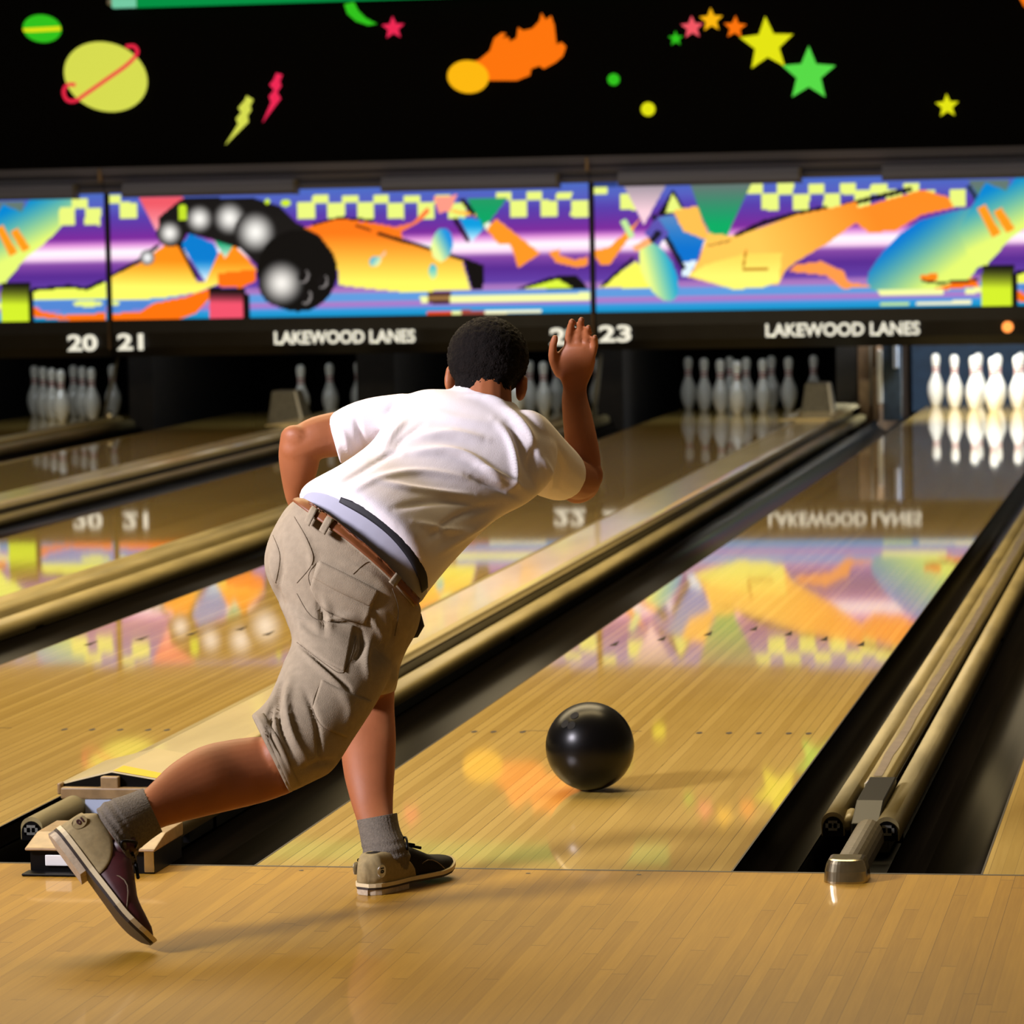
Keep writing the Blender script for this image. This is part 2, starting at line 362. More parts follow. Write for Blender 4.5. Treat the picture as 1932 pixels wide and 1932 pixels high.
# left unit in front of the ball-return capping
r = empty('foul_detector', (-.34, -.1, 0))
b = MB(); b.extrude_x([(-.13, .050), (-.13, .056), (-.04, .078), (.10, .080), (.10, .050)], -.478, -.185)
adopt(b.build('top_shell', M['beigedark'], bevel=.004), r)
b = MB(); b.box((-.47, -.115, .001), (-.19, .10, .050)); adopt(b.build('black_base', M['blackplastic']), r)
b = MB(); b.box((-.435, -.122, .016), (-.375, -.116, .040)); adopt(b.build('chrome_glint', M['white'], bevel=.002), r)  # bright reflection in the chrome, painted as a white piece
b = MB(); b.box((-.212, -.12, .004), (-.19, -.116, .05)); adopt(b.build('bright_edge', M['chrome'], bevel=.001), r)
b = MB(); b.box((-.475, -.165, .0005), (-.34, -.116, .006)); adopt(b.build('foot_plate', M['blackplastic'], bevel=.002), r)
tag(r, 'beige topped black foul unit with a white-painted chrome glint, behind the raised maroon shoe', 'foul line detector')
# near end of the capping
r = empty('ball_return_hood', (-.52, .7, 0))
b = MB(); b.box((-.655, .685, .034), (-.385, .71, .062)); b.box((-.665, .69, .044), (-.655, .72, .072)); adopt(b.build('cross_bar', M['beigedark'], bevel=.004), r)
b = MB(); b.extrude_y([(-.66, .064), (-.535, .094), (-.385, .068), (-.385, .062), (-.66, .058)], .712, .74); adopt(b.build('gable_recess', M['blackplastic']), r)
b = MB(); b.box((-.556, .69, .058), (-.512, .712, .088)); adopt(b.build('ridge_post', M['beigedark'], bevel=.003), r)
b = MB(); b.extrude_y([(-.665, .068), (-.535, .099), (-.380, .074), (-.380, .070), (-.535, .095), (-.665, .064)], .715, 1.095); adopt(b.build('ridge_cover', M['cream']), r)
b = MB(); b.add([(-.530, .713, .0995), (-.381, .713, .0755), (-.381, .78, .0755), (-.530, .80, .0995)], [(0, 1, 2, 3)]); adopt(b.build('reflection_strip', M['yellow']), r)  # reflection of the sign's yellow, painted as a strip on the right slope
b = MB(); b.box((-.592, .68, .0), (-.40, .705, .034)); adopt(b.build('bluelit_panel', M['bluewhite']), r)  # blue-white light falling on this face is put into its colour
b = MB(); b.box((-.59, .72, -.1), (-.39, 1.09, .03)); adopt(b.build('housing', M['blackplastic']), r)
tag(r, 'beige gabled hood with a painted yellow reflection and a panel coloured as lit pale blue above the grey raised sock', 'ball return hood')
# far ends of the cappings: grey tapered hoods
def hood(px0, px1, py0, py1, tx0, tx1, y, lab):
    A = [at(px0, py1, y=y), at(px1, py1, y=y), at(tx1, py0, y=y+.05), at(tx0, py0, y=y+.05)]
    r = empty('end_hood', ((A[0].x+A[1].x)/2, y, A[0].z)); d = Vector((0, .32, 0))
    B = [A[0]+d, A[1]+d, A[2]+d*.7, A[3]+d*.7]
    o = adopt(obj('body', A+B, [(0, 1, 2, 3), (1, 5, 6, 2), (4, 0, 3, 7), (3, 2, 6, 7), (5, 4, 7, 6), (0, 4, 5, 1)], M['greymetal']), r); bv = o.modifiers.new('b', 'BEVEL'); bv.width = .012; bv.segments = 3
    t = .008
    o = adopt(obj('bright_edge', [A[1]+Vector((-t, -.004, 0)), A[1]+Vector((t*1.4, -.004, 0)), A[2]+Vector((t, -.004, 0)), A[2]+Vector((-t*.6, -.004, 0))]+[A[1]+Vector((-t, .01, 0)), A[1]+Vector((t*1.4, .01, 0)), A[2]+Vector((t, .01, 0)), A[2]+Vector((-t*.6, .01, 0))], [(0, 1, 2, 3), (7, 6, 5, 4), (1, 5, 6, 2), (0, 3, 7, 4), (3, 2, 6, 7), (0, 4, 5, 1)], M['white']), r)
    tag(r, lab, 'ball return hood', 'grey hoods at the pin end of the cappings')
hood(1509, 1572, 723, 792, 1519, 1562, 16.7, 'grey tapered hood on the capping end right of the full dim rack')
hood(504, 571, 738, 800, 512, 556, 16.7, 'grey tapered hood on the capping end above the bowler\'s left elbow')
# kickbacks (side partitions of the pits)
def kick(x0, x1, m, lab, bits=()):
    r = empty('kickback', ((x0+x1)/2, 17.6, -.13)); b = MB(); b.box((x0, 17.75, -.13), (x1, 20.5, 1.3)); adopt(b.build('partition', M[m]), r)
    for nm, mm, a, c in bits:
        b = MB(); b.box(a, c); adopt(b.build(nm, M[mm], bevel=.004), r)
    tag(r, lab, 'pit partition', 'partitions between the pin pits')

M['kickpale'] = mat('pale_worn_board', (142, 120, 96), 0.7, var=0.3, scale=20)
M['pitpost'] = mat('blue_grey_post', (44, 60, 76), 0.4, var=0.3, scale=20)
kick(-.36, -.235, 'kick', 'worn brown pit partition between the dim full rack and the bright white pins',
     [('guard_strip', 'white', (-.215, 17.60, .10), (-.185, 17.68, .46)), ('tall_post', 'pitpost', (-.185, 17.66, -.02), (-.06, 17.74, .62)), ('slim_blue_post', 'bluewhite', (-.105, 17.58, .34), (-.075, 17.66, .60)), ('worn_panel', 'kickpale', (-.35, 17.70, .0), (-.28, 17.75, .26)), ('hanging_rod', 'greymetal', (-.272, 17.66, .08), (-.262, 17.68, .62)), ('worn_panel', 'kickpale', (-.255, 17.70, -.02), (-.215, 17.75, .34))])  # the slim pale blue piece is a post
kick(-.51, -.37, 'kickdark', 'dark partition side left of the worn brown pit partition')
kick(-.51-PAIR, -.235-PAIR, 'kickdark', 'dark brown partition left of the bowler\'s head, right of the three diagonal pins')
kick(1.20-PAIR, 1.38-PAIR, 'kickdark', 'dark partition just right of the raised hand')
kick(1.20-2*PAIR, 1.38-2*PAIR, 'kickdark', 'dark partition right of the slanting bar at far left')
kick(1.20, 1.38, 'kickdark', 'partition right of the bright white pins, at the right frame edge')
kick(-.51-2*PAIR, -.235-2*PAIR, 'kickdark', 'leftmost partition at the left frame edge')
# pit curtain lit behind the bright rack
b = MB(); b.box((-.2, 20.3, -.1), (LW+.13, 20.33, 1.3)); tag(b.build('pit_curtain', M['pitblue']), 'blue lit curtain behind the bright white pins', 'curtain')
# slanting bars beside the narrow gaps
def slant(p, q, y, r0, lab, knob=None):
    P = at(*p, y=y); Q = at(*q, y=y); r = empty('rail_lift_arm', Q); b = MB(); b.tube([P, P.lerp(Q, .5), Q], [r0, r0*1.2, r0], 10); adopt(b.build('arm', M['greymetal'], smooth=True), r)
    if knob:
        K = at(*knob, y=y-.02); v, f = lathe([(.005, -.045), (.03, -.035), (.036, 0), (.03, .035), (.005, .045)], 14)
        adopt(obj('knob', [Vector(a)+K for a in v], f, M['chrome'], smooth=True), r)
        b = MB(); b.tube([K+Vector((.002, 0, -.1)), K+Vector((0, 0, -.03))], .02, 10); adopt(b.build('knob_stem', M['beige'], smooth=True), r)
    tag(r, lab, 'bar', 'slanting arms at the rail ends')
slant((222, 676), (196, 786), 17.2, .011, 'slanting grey arm over the knob at the far left rail end', (206, 788))
slant((1133, 668), (1120, 788), 17.2, .016, 'grey slanting arm just right of the raised forearm')
# ------------------------------------------------------------------ pins
PROF = [(1.0, 0), (1.10, .2), (1.415, .75), (1.955, 2.25), (2.255, 3.375), (2.383, 4.5), (2.35, 5.2), (2.28, 5.875), (2.1, 6.6), (1.85, 7.25), (1.53, 8), (1.235, 8.625), (.985, 9.375), (.90, 10), (.935, 10.875), (1.045, 11.75), (1.2, 12.625), (1.265, 13.2), (1.26, 13.7), (1.13, 14.3), (.85, 14.75), (.45, 14.95), (.08, 15)]
I = .0254
v, f = lathe([(r*I, z*I) for r, z in PROF], 24); pin0 = obj('bowling_pin', v, f, M['pin'], smooth=True)
sb = MB()
for z0, z1 in ((9.75, 10.15), (10.75, 11.15)):
    rr = .965 if z0 < 10.5 else .99
    v, f = lathe([(rr*I, z0*I), (rr*I, z1*I)], 24, cap=False); sb.add(v, f)
sb.build('neck_stripe', M['pinred'], pin0, smooth=True)
SPOT = dict(zip('7 8 9 10 4 5 6 2 3 1'.split(), [(-.457, .792), (-.152, .792), (.152, .792), (.457, .792), (-.305, .528), (0, .528), (.305, .528), (-.152, .264), (.152, .264), (0, 0)]))
ROW = {'7': 'back-left corner', '8': 'back row, second from left', '9': 'back row, third from left', '10': 'back-right corner', '4': 'third row, left', '5': 'third row, centre', '6': 'third row, right', '2': 'second row, left', '3': 'second row, right', '1': 'head pin at the front'}
used = False
def pin(n, k, lab, group):
    global used
    if used:
        o = pin0.copy(); COL.objects.link(o)
        for c in [c for c in pin0.children]:
            d = c.copy(); COL.objects.link(d); d.parent = o
    else: o = pin0; used = True
    o.location = (XL[n]+LW/2+SPOT[k][0], 18.288+SPOT[k][1], 0.0002); o.rotation_euler = (0, 0, random.uniform(0, 6))
    tag(o, lab, 'pin', group)
for k in SPOT: pin(24, k, 'bright white pin of the brightly lit rack at right, '+ROW[k], 'brightly lit pins')
for k in SPOT: pin(23, k, 'dim pin of the rack left of the grey hood, '+ROW[k], 'dim pins left of the grey hood')
for k in SPOT: pin(22, k, 'dim pin of the rack behind the bowler\'s head and hand, '+ROW[k], 'dim pins behind the bowler')
for k, w in (('3', 'nearest the grey hood'), ('6', 'the middle one'), ('10', 'nearest the bowler\'s head')): pin(21, k, 'dim pin of the three in a diagonal over the left elbow, '+w, 'three pins left standing')
for k in SPOT:
    if k != '6': pin(20, k, ('lone-looking dim pin right of the slanting bar at left' if k == '10' else 'dim pin of the far left rack, '+ROW[k]), 'dim pins at the far left')
area('pit_light', (XL[24]+.5, 17.55, 1.15), (XL[24]+.5, 18.7, .1), 1.0, .15, 62, (.93, .97, 1.0))
for n in (20, 21, 22, 23): area('pit_glow', (XL[n]+.5, 17.5, .9), (XL[n]+.5, 18.6, .2), 0.7, .1, 3.5, (.85, .93, 1.0))
# ------------------------------------------------------------------ masking panels
ZT, ZB = 1.665, .768
def P2(px, py): p = at(px, py, y=YS); return (p.x, p.z)
def inpoly(X, Z, poly):
    c = np.zeros(X.shape, bool); n = len(poly)
    for i in range(n):
        x0, z0 = poly[i]; x1, z1 = poly[(i+1) % n]
        k = ((z0 > Z) != (z1 > Z)) & (X < (x1-x0)*(Z-z0)/((z1-z0) or 1e-9)+x0); c ^= k
    return c
class Paint:
    """printed picture on a panel: a fine grid whose corners carry the ink colours"""
    def __init__(s, x0, x1, step=.0095, dx=0):
        s.dx = dx; s.nx = int((x1-x0)/step)+2; s.nz = int((ZT-ZB)/step)+2
        s.X, s.Z = np.meshgrid(np.linspace(x0, x1, s.nx), np.linspace(ZB, ZT, s.nz)); s.C = np.zeros((*s.X.shape, 3)); s.sh = 0
    def pts(s, P): return [(x+s.sh, z) for x, z in (P2(*p) for p in P)]
    def fill(s, P, c0, c1=None, y0=None, y1=None, axis=None):
        """polygon; with c1 a two-ink gradient between image rows y0 and y1, or along an axis (p, q)"""
        Q = s.pts(P); m = inpoly(s.X, s.Z, Q); s._ink(m, c0, c1, y0, y1, P, axis)
    def _ink(s, m, c0, c1, y0, y1, P, axis):
        a = np.array(lin(c0))
        if c1 is None: s.C[m] = a; return
        if axis: A, B = s.pts(axis)
        else: A = s.pts([(P[0][0], y0)])[0]; B = s.pts([(P[0][0], y1)])[0]
        A = np.array(A); B = np.array(B); D = B-A; t = ((s.X-A[0])*D[0]+(s.Z-A[1])*D[1])/(D@D); t = np.clip(t, 0, 1)[..., None]
        s.C[m] = (np.array(c0)*(1-t)+np.array(c1)*t)[m] if False else np.array([lin(c) for c in (np.array(c0)*(1-t[m])+np.array(c1)*t[m])]) if m.any() else s.C[m]
    def ell(s, cx, cy, rx, ry, c0, c1=None, y0=0, y1=0, rot=0, axis=None):
        P = [(cx+rx*math.cos(a)*math.cos(rot)-ry*math.sin(a)*math.sin(rot), cy+rx*math.cos(a)*math.sin(rot)+ry*math.sin(a)*math.cos(rot)) for a in np.linspace(0, 6.283, 33)[:-1]]
        s.fill(P, c0, c1, y0, y1, axis)
    def glowspot(s, cx, cy, r, c0, c1):
        (x, z), = s.pts([(cx, cy)]); r /= 285; d = np.hypot(s.X-x, s.Z-z)/r; m = d < 1; t = (d[m]**1.6)[:, None]
        s.C[m] = np.array([lin(c) for c in np.array(c0)*(1-t)+np.array(c1)*t])
    def line(s, P, w, c):
        for p, q in zip(P[:-1], P[1:]):
            L = math.hypot(q[0]-p[0], q[1]-p[1]) or 1; n = (-(q[1]-p[1])/L*w/2, (q[0]-p[0])/L*w/2)
            s.fill([(p[0]+n[0], p[1]+n[1]), (q[0]+n[0], q[1]+n[1]), (q[0]-n[0], q[1]-n[1]), (p[0]-n[0], p[1]-n[1])], c)
    def rows(s, stops):
        v = (ZT-s.Z)/(ZT-ZB); V = [a for a, _ in stops]; K = np.array([k for _, k in stops], float)
        s.C = np.stack([np.interp(v, V, K[:, i]) for i in range(3)], -1)
        s.C = np.where(s.C/255 <= .04045, s.C/255/12.92, ((s.C/255+.055)/1.055)**2.4)
    def checker(s, xs, ty, h, w, lo=True):
        for x in xs: s.fill([(x, ty), (x+w, ty), (x+w, ty+h), (x, ty+h)], (228, 240, 122))
    def build(s, root):
        n = s.X.size; X = s.X.ravel(); Z = s.Z.ravel(); nx, nz = s.nx, s.nz
        i = np.arange((nz-1)*(nx-1)); q = (i//(nx-1))*nx+i % (nx-1)
        o = obj('artwork', np.stack([X, np.full(n, YS), Z], -1).tolist(), np.stack([q, q+1, q+1+nx, q+nx], -1).tolist(), M['art'])
        ca = o.data.color_attributes.new('ink', 'FLOAT_COLOR', 'POINT')
        ca.data.foreach_set('color', np.concatenate([s.C.reshape(-1, 3), np.ones((n, 1))], 1).ravel()); adopt(o, root)
m = bpy.data.materials.new('backlit_print'); m.use_nodes = True; N, L = nodes_of(m); bs = N['Principled BSDF']; a = N.new('ShaderNodeAttribute'); a.attribute_name = 'ink'
L.new(a.outputs['Color'], bs.inputs['Emission Color']); bs.inputs['Emission Strength'].default_value = 1.12
bs.inputs['Base Color'].default_value = (.01, .01, .01, 1); bs.inputs['Roughness'].default_value = .5; bs.inputs['Specular IOR Level'].default_value = .1; M['art'] = m
ST = [(0, (70, 108, 190)), (.13, (82, 92, 185)), (.22, (84, 60, 165)), (.30, (100, 48, 155)), (.38, (120, 40, 150)), (.43, (225, 150, 215)), (.48, (252, 246, 250)), (.53, (246, 210, 235)), (.57, (130, 70, 160)), (.66, (84, 40, 140)), (.76, (95, 60, 160)),
      (.785, (160, 110, 180)), (.82, (165, 120, 190)), (.83, (95, 150, 215)), (.885, (90, 150, 215)), (.895, (170, 120, 190)), (.93, (150, 120, 200)), (.945, (60, 150, 215)), (1, (0, 140, 190))]
BK = (12, 10, 12); YG = (228, 240, 122); PY = (240, 245, 160)
def art_a(p):
    p.rows(ST)
    p.checker([226, 562, 618, 674, 731, 788, 846], 382, 31, 32); p.checker([197, 590, 646, 704, 762, 820], 368, 15, 30)
    p.checker([962, 1020, 1077], 378, 31, 32); p.checker([936, 993, 1050], 362, 15, 29)
    p.fill([(262, 372), (350, 372), (345, 392), (302, 450)], (232, 88, 100), (252, 180, 190), 385, 448)
    p.line([(205, 524), (262, 492), (300, 462)], 7, BK)
    p.fill([(205, 525), (262, 497), (300, 470), (318, 458), (335, 462), (372, 532), (388, 532), (410, 480), (440, 462), (470, 492), (485, 510), (455, 540), (410, 537), (370, 552), (300, 563), (205, 566)], (250, 140, 22), (250, 244, 100), 490, 540)
    p.fill([(410, 516), (482, 508), (484, 530), (455, 543), (412, 540)], (250, 112, 14))
    p.fill([(342, 462), (358, 440), (405, 460), (412, 478), (388, 532)], (0, 120, 200), (240, 250, 255), 490, 530)
    p.line([(337, 460), (371, 524)], 7, BK)
    p.fill([(402, 450), (440, 462), (425, 488)], (0, 150, 96), (220, 240, 220), 455, 486)
    p.fill([(205, 568), (285, 568), (275, 582), (205, 590)], (80, 130, 205)); p.ell(205, 572, 22, 5, YG)
    p.fill([(205, 592), (265, 588), (290, 572), (350, 560), (395, 545), (398, 560), (372, 590), (325, 607), (205, 608)], (250, 112, 10))
    p.fill([(395, 543), (462, 543), (460, 604), (395, 604)], BK, (235, 80, 105), 548, 572); p.fill([(458, 552), (470, 556), (472, 603), (459, 603)], BK)
    p.fill([(300, 410), (330, 385), (350, 372), (480, 374), (530, 390), (560, 420), (600, 440), (632, 480), (620, 560), (585, 586), (540, 584), (505, 560), (485, 500), (455, 470), (400, 452), (352, 440), (342, 462), (318, 466), (302, 448)], (22, 20, 20))
    p.glowspot(278, 486, 15, (250, 250, 250), (80, 78, 78)); p.line([(262, 492), (205, 522)], 4, BK)
    for x, y, r in ((320, 440, 26), (376, 413, 29), (433, 412, 34), (482, 438, 42)): p.glowspot(x, y, r, (250, 247, 240), (24, 22, 22))
    p.ell(561, 511, 76, 77, (10, 9, 10)); p.glowspot(531, 534, 46, (245, 240, 232), (14, 13, 14))
    for x, y in ((574, 522), (610, 532), (579, 562)): p.ell(x, y, 9, 13, (128, 122, 120), rot=.3); p.ell(x-3, y-2, 8, 12, (14, 12, 14), rot=.3)
    p.fill([(338, 386), (352, 388), (352, 414), (338, 416)], (190, 220, 40)); p.ell(504, 380, 5, 5, (200, 230, 40)); p.ell(539, 383, 10, 6, (200, 230, 40))
    p.line([(590, 424), (640, 411), (705, 416)], 5, BK)
    p.fill([(575, 430), (640, 413), (700, 420), (755, 430), (762, 455), (815, 470), (872, 492), (888, 547), (760, 551), (700, 545), (640, 538), (636, 500), (630, 480), (602, 443)], (250, 118, 22), (250, 242, 96), 440, 530)
    p.fill([(760, 450), (880, 488), (912, 500), (912, 546), (890, 546), (876, 494), (815, 474), (762, 458)], BK); p.line([(712, 440), (762, 455)], 7, BK); p.line([(670, 425), (700, 435)], 4, BK)
    p.fill([(738, 430), (778, 420), (806, 392), (812, 398), (790, 420), (760, 436)], (246, 122, 60))
    p.fill([(818, 372), (862, 368), (850, 398), (828, 402)], (250, 150, 130)); p.fill([(840, 396), (895, 400), (898, 408), (868, 404)], (252, 180, 60)); p.fill([(866, 376), (876, 374), (900, 404), (890, 406)], BK)
    p.fill([(880, 374), (958, 372), (922, 420), (914, 432)], (30, 150, 96), (0, 158, 96), 380, 410); p.fill([(912, 424), (922, 418), (930, 424), (918, 436)], (230, 240, 220))
    p.fill([(865, 410), (905, 414), (913, 430), (890, 458)], (0, 150, 215), (230, 245, 255), 425, 456); p.line([(857, 412), (884, 456)], 8, BK)
    p.ell(834, 462, 20, 32, (232, 246, 150), (20, 140, 220), rot=.15, axis=((822, 470), (850, 455))); p.ell(817, 512, 8, 14, (60, 180, 210), (200, 235, 160), 500, 524); p.ell(708, 493, 12, 9, (70, 170, 210), (240, 246, 170), rot=-.6, axis=((700, 488), (714, 500))); p.line([(718, 486), (728, 476)], 5, (250, 190, 150))
    p.fill([(936, 412), (1020, 478), (978, 506), (963, 462), (940, 460), (918, 434)], (250, 146, 34)); p.fill([(1034, 476), (1055, 470), (1056, 482), (1085, 490), (1110, 484), (1110, 500), (1090, 505), (1050, 496)], (250, 146, 50))
    p.fill([(970, 546), (1040, 522), (1086, 519), (1112, 545)], BK); p.fill([(988, 545), (1052, 527), (1082, 544)], (216, 240, 60))
    p.fill([(792, 560), (1112, 552), (1112, 568), (796, 572)], PY); p.fill([(807, 550), (850, 550), (850, 573), (807, 573)], (70, 40, 50)); p.fill([(807, 559), (850, 559), (850, 566), (807, 566)], (150, 110, 60))
    p.fill([(805, 587), (851, 586), (851, 594), (805, 595)], (220, 70, 30)); p.fill([(852, 586), (869, 586), (869, 594), (852, 594)], PY); p.fill([(870, 585), (914, 585), (914, 593), (870, 594)], (160, 70, 60)); p.fill([(915, 585), (1021, 583), (1021, 590), (915, 593)], (250, 246, 200))
def art_b(p, sh):
    p.rows(ST); p.sh = sh
    p.checker([1170, 1437, 1496, 1554], 366, 30, 31); p.checker([1612, 1672, 1733, 1792], 358, 32, 31); p.checker([1117, 1408, 1467, 1525, 1584, 1643, 1703], 346, 20, 30)
    p.fill([(1112, 330), (1165, 330), (1165, 352), (1112, 355)], (40, 60, 120))
    p.fill([(1172, 340), (1262, 340), (1215, 424)], (150, 140, 150), (245, 205, 215), 345, 400)
    p.fill([(1300, 340), (1420, 340), (1372, 444), (1340, 442), (1320, 400)], (96, 116, 110), (0, 165, 96), 352, 425)
    p.fill([(1240, 406), (1270, 356), (1296, 404)], BK); p.fill([(1256, 402), (1268, 364), (1290, 400)], YG)
    p.line([(1385, 446), (1440, 420), (1500, 404), (1560, 392)], 9, BK); p.line([(1590, 388), (1720, 356)], 9, BK)
    p.fill([(1335, 440), (1390, 446), (1500, 406), (1570, 392), (1615, 380), (1620, 392), (1740, 358), (1790, 372), (1800, 392), (1740, 405), (1690, 435), (1640, 440), (1615, 420), (1560, 460), (1500, 495), (1480, 512), (1470, 535), (1440, 540), (1385, 546), (1290, 520), (1318, 492)], (252, 136, 34), (254, 196, 84), axis=((1640, 385), (1440, 480)))
    p.fill([(1400, 480), (1475, 478), (1470, 532), (1440, 542), (1385, 546), (1300, 520), (1330, 500)], (252, 215, 90), (248, 242, 110), 485, 520)
    p.line([(1335, 464), (1378, 454)], 3, (150, 100, 40)); p.line([(1408, 470), (1402, 508), (1450, 508)], 4, (190, 120, 30))
    p.fill([(1500, 500), (1550, 493), (1592, 512), (1600, 532), (1650, 540), (1590, 545), (1560, 520), (1490, 512)], (250, 150, 70))
    p.fill([(1270, 398), (1316, 388), (1322, 408), (1336, 440), (1330, 452), (1290, 440)], (253, 186, 78))
    p.fill([(1236, 410), (1272, 406), (1290, 436), (1330, 452), (1308, 510), (1290, 512)], (80, 130, 190), (0, 110, 200), 415, 470); p.fill([(1282, 494), (1316, 492), (1300, 520), (1288, 522)], (220, 238, 250))
    p.line([(1232, 405), (1291, 508)], 10, (20, 22, 36)); p.fill([(1215, 440), (1240, 410), (1262, 440), (1240, 468)], (90, 80, 170)); p.line([(1222, 464), (1245, 436)], 12, (24, 24, 44))
    p.fill([(1116, 474), (1150, 466), (1208, 412), (1186, 450), (1150, 500), (1134, 500)], (250, 150, 40)); p.fill([(1130, 542), (1200, 492), (1240, 545)], (244, 242, 90)); p.line([(1136, 540), (1196, 486)], 6, BK)
    p.ell(1243, 513, 30, 60, (235, 245, 130), (0, 150, 215), rot=-.45, axis=((1222, 520), (1276, 506))); p.line([(1175, 415), (1192, 448)], 12, (190, 230, 150)); p.line([(1196, 470), (1226, 454)], 12, (250, 170, 110))
    big = [(1635, 530), (1640, 512), (1665, 475), (1700, 440), (1735, 416), (1800, 398), (1846, 390), (1872, 420), (1878, 446), (1860, 485), (1830, 525), (1808, 545), (1700, 552), (1645, 548)]
    p.fill(big, (0, 118, 205), (222, 242, 110), axis=((1712, 440), (1775, 522)))
    p.fill([(1826, 340), (1905, 340), (1890, 400), (1870, 405)], (96, 116, 110), (0, 165, 96), 352, 400); p.line([(1826, 350), (1868, 412)], 9, (30, 50, 60))
    S = -2*PAIR                                          # the head and block, measured on the far left panel
    p.sh = sh-S
    p.fill([(-40, 470), (5, 385), (40, 400), (58, 374), (140, 376), (142, 390), (118, 425), (82, 462), (50, 485), (5, 540), (-20, 520)], (0, 130, 205), (224, 242, 112), axis=((50, 378), (86, 452)))
    p.checker([112, 160], 392, 33, 30); p.checker([136], 375, 17, 30)
    p.line([(-2, 428), (26, 480)], 16, (250, 150, 24)); p.line([(26, 434), (50, 472)], 16, (250, 150, 24))
    p.line([(60, 548), (130, 541), (162, 546), (196, 530)], 8, BK)
    p.fill([(62, 550), (130, 543), (164, 548), (200, 532), (200, 563), (62, 566)], (236, 246, 90)); p.fill([(62, 569), (200, 567), (200, 590), (80, 586)], (80, 130, 205)); p.ell(165, 573, 28, 6, YG)
    p.fill([(62, 578), (80, 588), (120, 595), (200, 590), (200, 608), (150, 607), (64, 598)], (250, 112, 10))
    p.fill([(2, 533), (57, 533), (57, 610), (2, 610)], BK, (205, 232, 42), 535, 575); p.fill([(54, 546), (64, 548), (65, 608), (55, 608)], BK)
    p.sh = sh
    p.fill([(1760, 545), (1838, 523), (1848, 540), (1770, 548)], (250, 112, 10)); p.fill([(1735, 520), (1768, 514), (1768, 530), (1740, 532)], (250, 130, 20)); p.line([(1740, 530), (1772, 534), (1846, 528)], 5, BK)
    p.fill([(1655, 547), (1780, 544), (1780, 556), (1660, 558)], PY); p.fill([(1820, 546), (1850, 540), (1850, 552), (1820, 556)], PY); p.fill([(1660, 570), (1716, 570), (1716, 576), (1660, 577)], (190, 225, 130)); p.fill([(1730, 569), (1832, 567), (1832, 573), (1730, 576)], (245, 240, 190))
XP = 1.317-PAIR                                            # joint between panels 22 | 23
def masking(x0, x1, kind, sh, lab, items, joint=True):
    r = empty('masking_unit', ((x0+x1)/2, YS, ZB))
    x0 += .018; p = Paint(x0, x1)
    art_a(p) if kind == 'a' else art_b(p, sh)
    p.build(r)
    b = MB(); b.box((x0, YS+.004, ZB-.02), (x1, YS+.08, ZT+.05)); adopt(b.build('backing_board', M['black']), r)
    b = MB(); b.extrude_x([(YS-.03, ZB-.001), (YS-.035, ZB-.09), (YS-.01, ZB-.19), (YS+.04, ZB-.255), (YS+.08, ZB-.255), (YS+.08, ZB-.001)], x0, x1); adopt(b.build('fascia', M['fascia']), r)
    b = MB(); b.box((x1-.018, YS-.012, ZB), (x1+.0175, YS+.02, ZT)); adopt(b.build('panel_joint', M['black']), r)
    b = MB(); b.box((x1-.006, YS-.045, ZB-.2), (x1+.006, YS-.025, ZB-.005)); adopt(b.build('fascia_joint', M['kick']), r)
    for s, px, py, hpx, wpx in items:
        P = at(px, py, y=YS-.042); k = 1/285*1.012
        t = text('lane_number' if s.isdigit() else 'lettering', s, (P.x, YS-.042, P.z), hpx*k, M['letter'], None, bold=.028 if s.isdigit() else .022, width=wpx*k*1.03)
        adopt(t, r)
    return tag(r, lab, 'sign', 'masking units over the pins')
masking(XP-2*PAIR, XP-PAIR, 'b', -2*PAIR, 'backlit masking panel at the far left, marked 20, with the lime block', [('20', 128, 663, 32, 58)])
masking(XP-PAIR, XP, 'a', 0, 'backlit masking panel with the streaking black ball, marked 21 and 22', [('21', 222, 661, 32, 50), ('LAKEWOOD LANES', 518, 650, 25, 268), ('22', 1038, 651, 32, 60)])
u = masking(XP, XP+PAIR, 'b', 0, 'backlit masking panel with the big blue and lime pin, marked 23', [('23', 1130, 646, 32, 60), ('LAKEWOOD LANES', 1445, 636, 25, 279)])
P = at(1901, 617, y=YS-.05); v, f = lathe([(.001, 0), (.03, .001), (.036, .006), (.036, .02)], 20)
M['amber'] = mat('amber_lamp', (255, 150, 70), .4, emit=1.6)
adopt(obj('indicator_lamp', [(P.x+a, YS-.055+c, P.z+bb) for a, bb, c in v], f, M['amber']), u)
# grey light trough above the panels
for i, (x0, x1, w) in enumerate(((XP-2*PAIR, XP-PAIR, 'over the far left panel'), (XP-PAIR, XP, 'over the panel with the streaking ball'), (XP, XP+PAIR, 'over the panel with the big pin'))):
    r = empty('light_trough', ((x0+x1)/2, YS-.1, 1.62)); b = MB()
    b.extrude_x([(YS-.014, 1.635), (YS-.06, 1.635), (YS-.075, 1.665), (YS-.035, 1.672), (YS-.07, 1.70), (YS-.10, 1.735), (YS-.075, 1.742), (YS-.12, 1.76), (YS-.15, 1.81), (YS-.014, 1.81)], x0+.004, x1-.004)
    adopt(b.build('ribbed_cover', M['rail']), r)
    b = MB(); b.box((x1-.012, YS-.155, 1.71), (x1+.006, YS-.10, 1.80)); adopt(b.build('end_clip', M['kickpale']), r)
    tag(r, 'dark grey ribbed trough '+w, 'light trough', 'troughs above the masking panels')
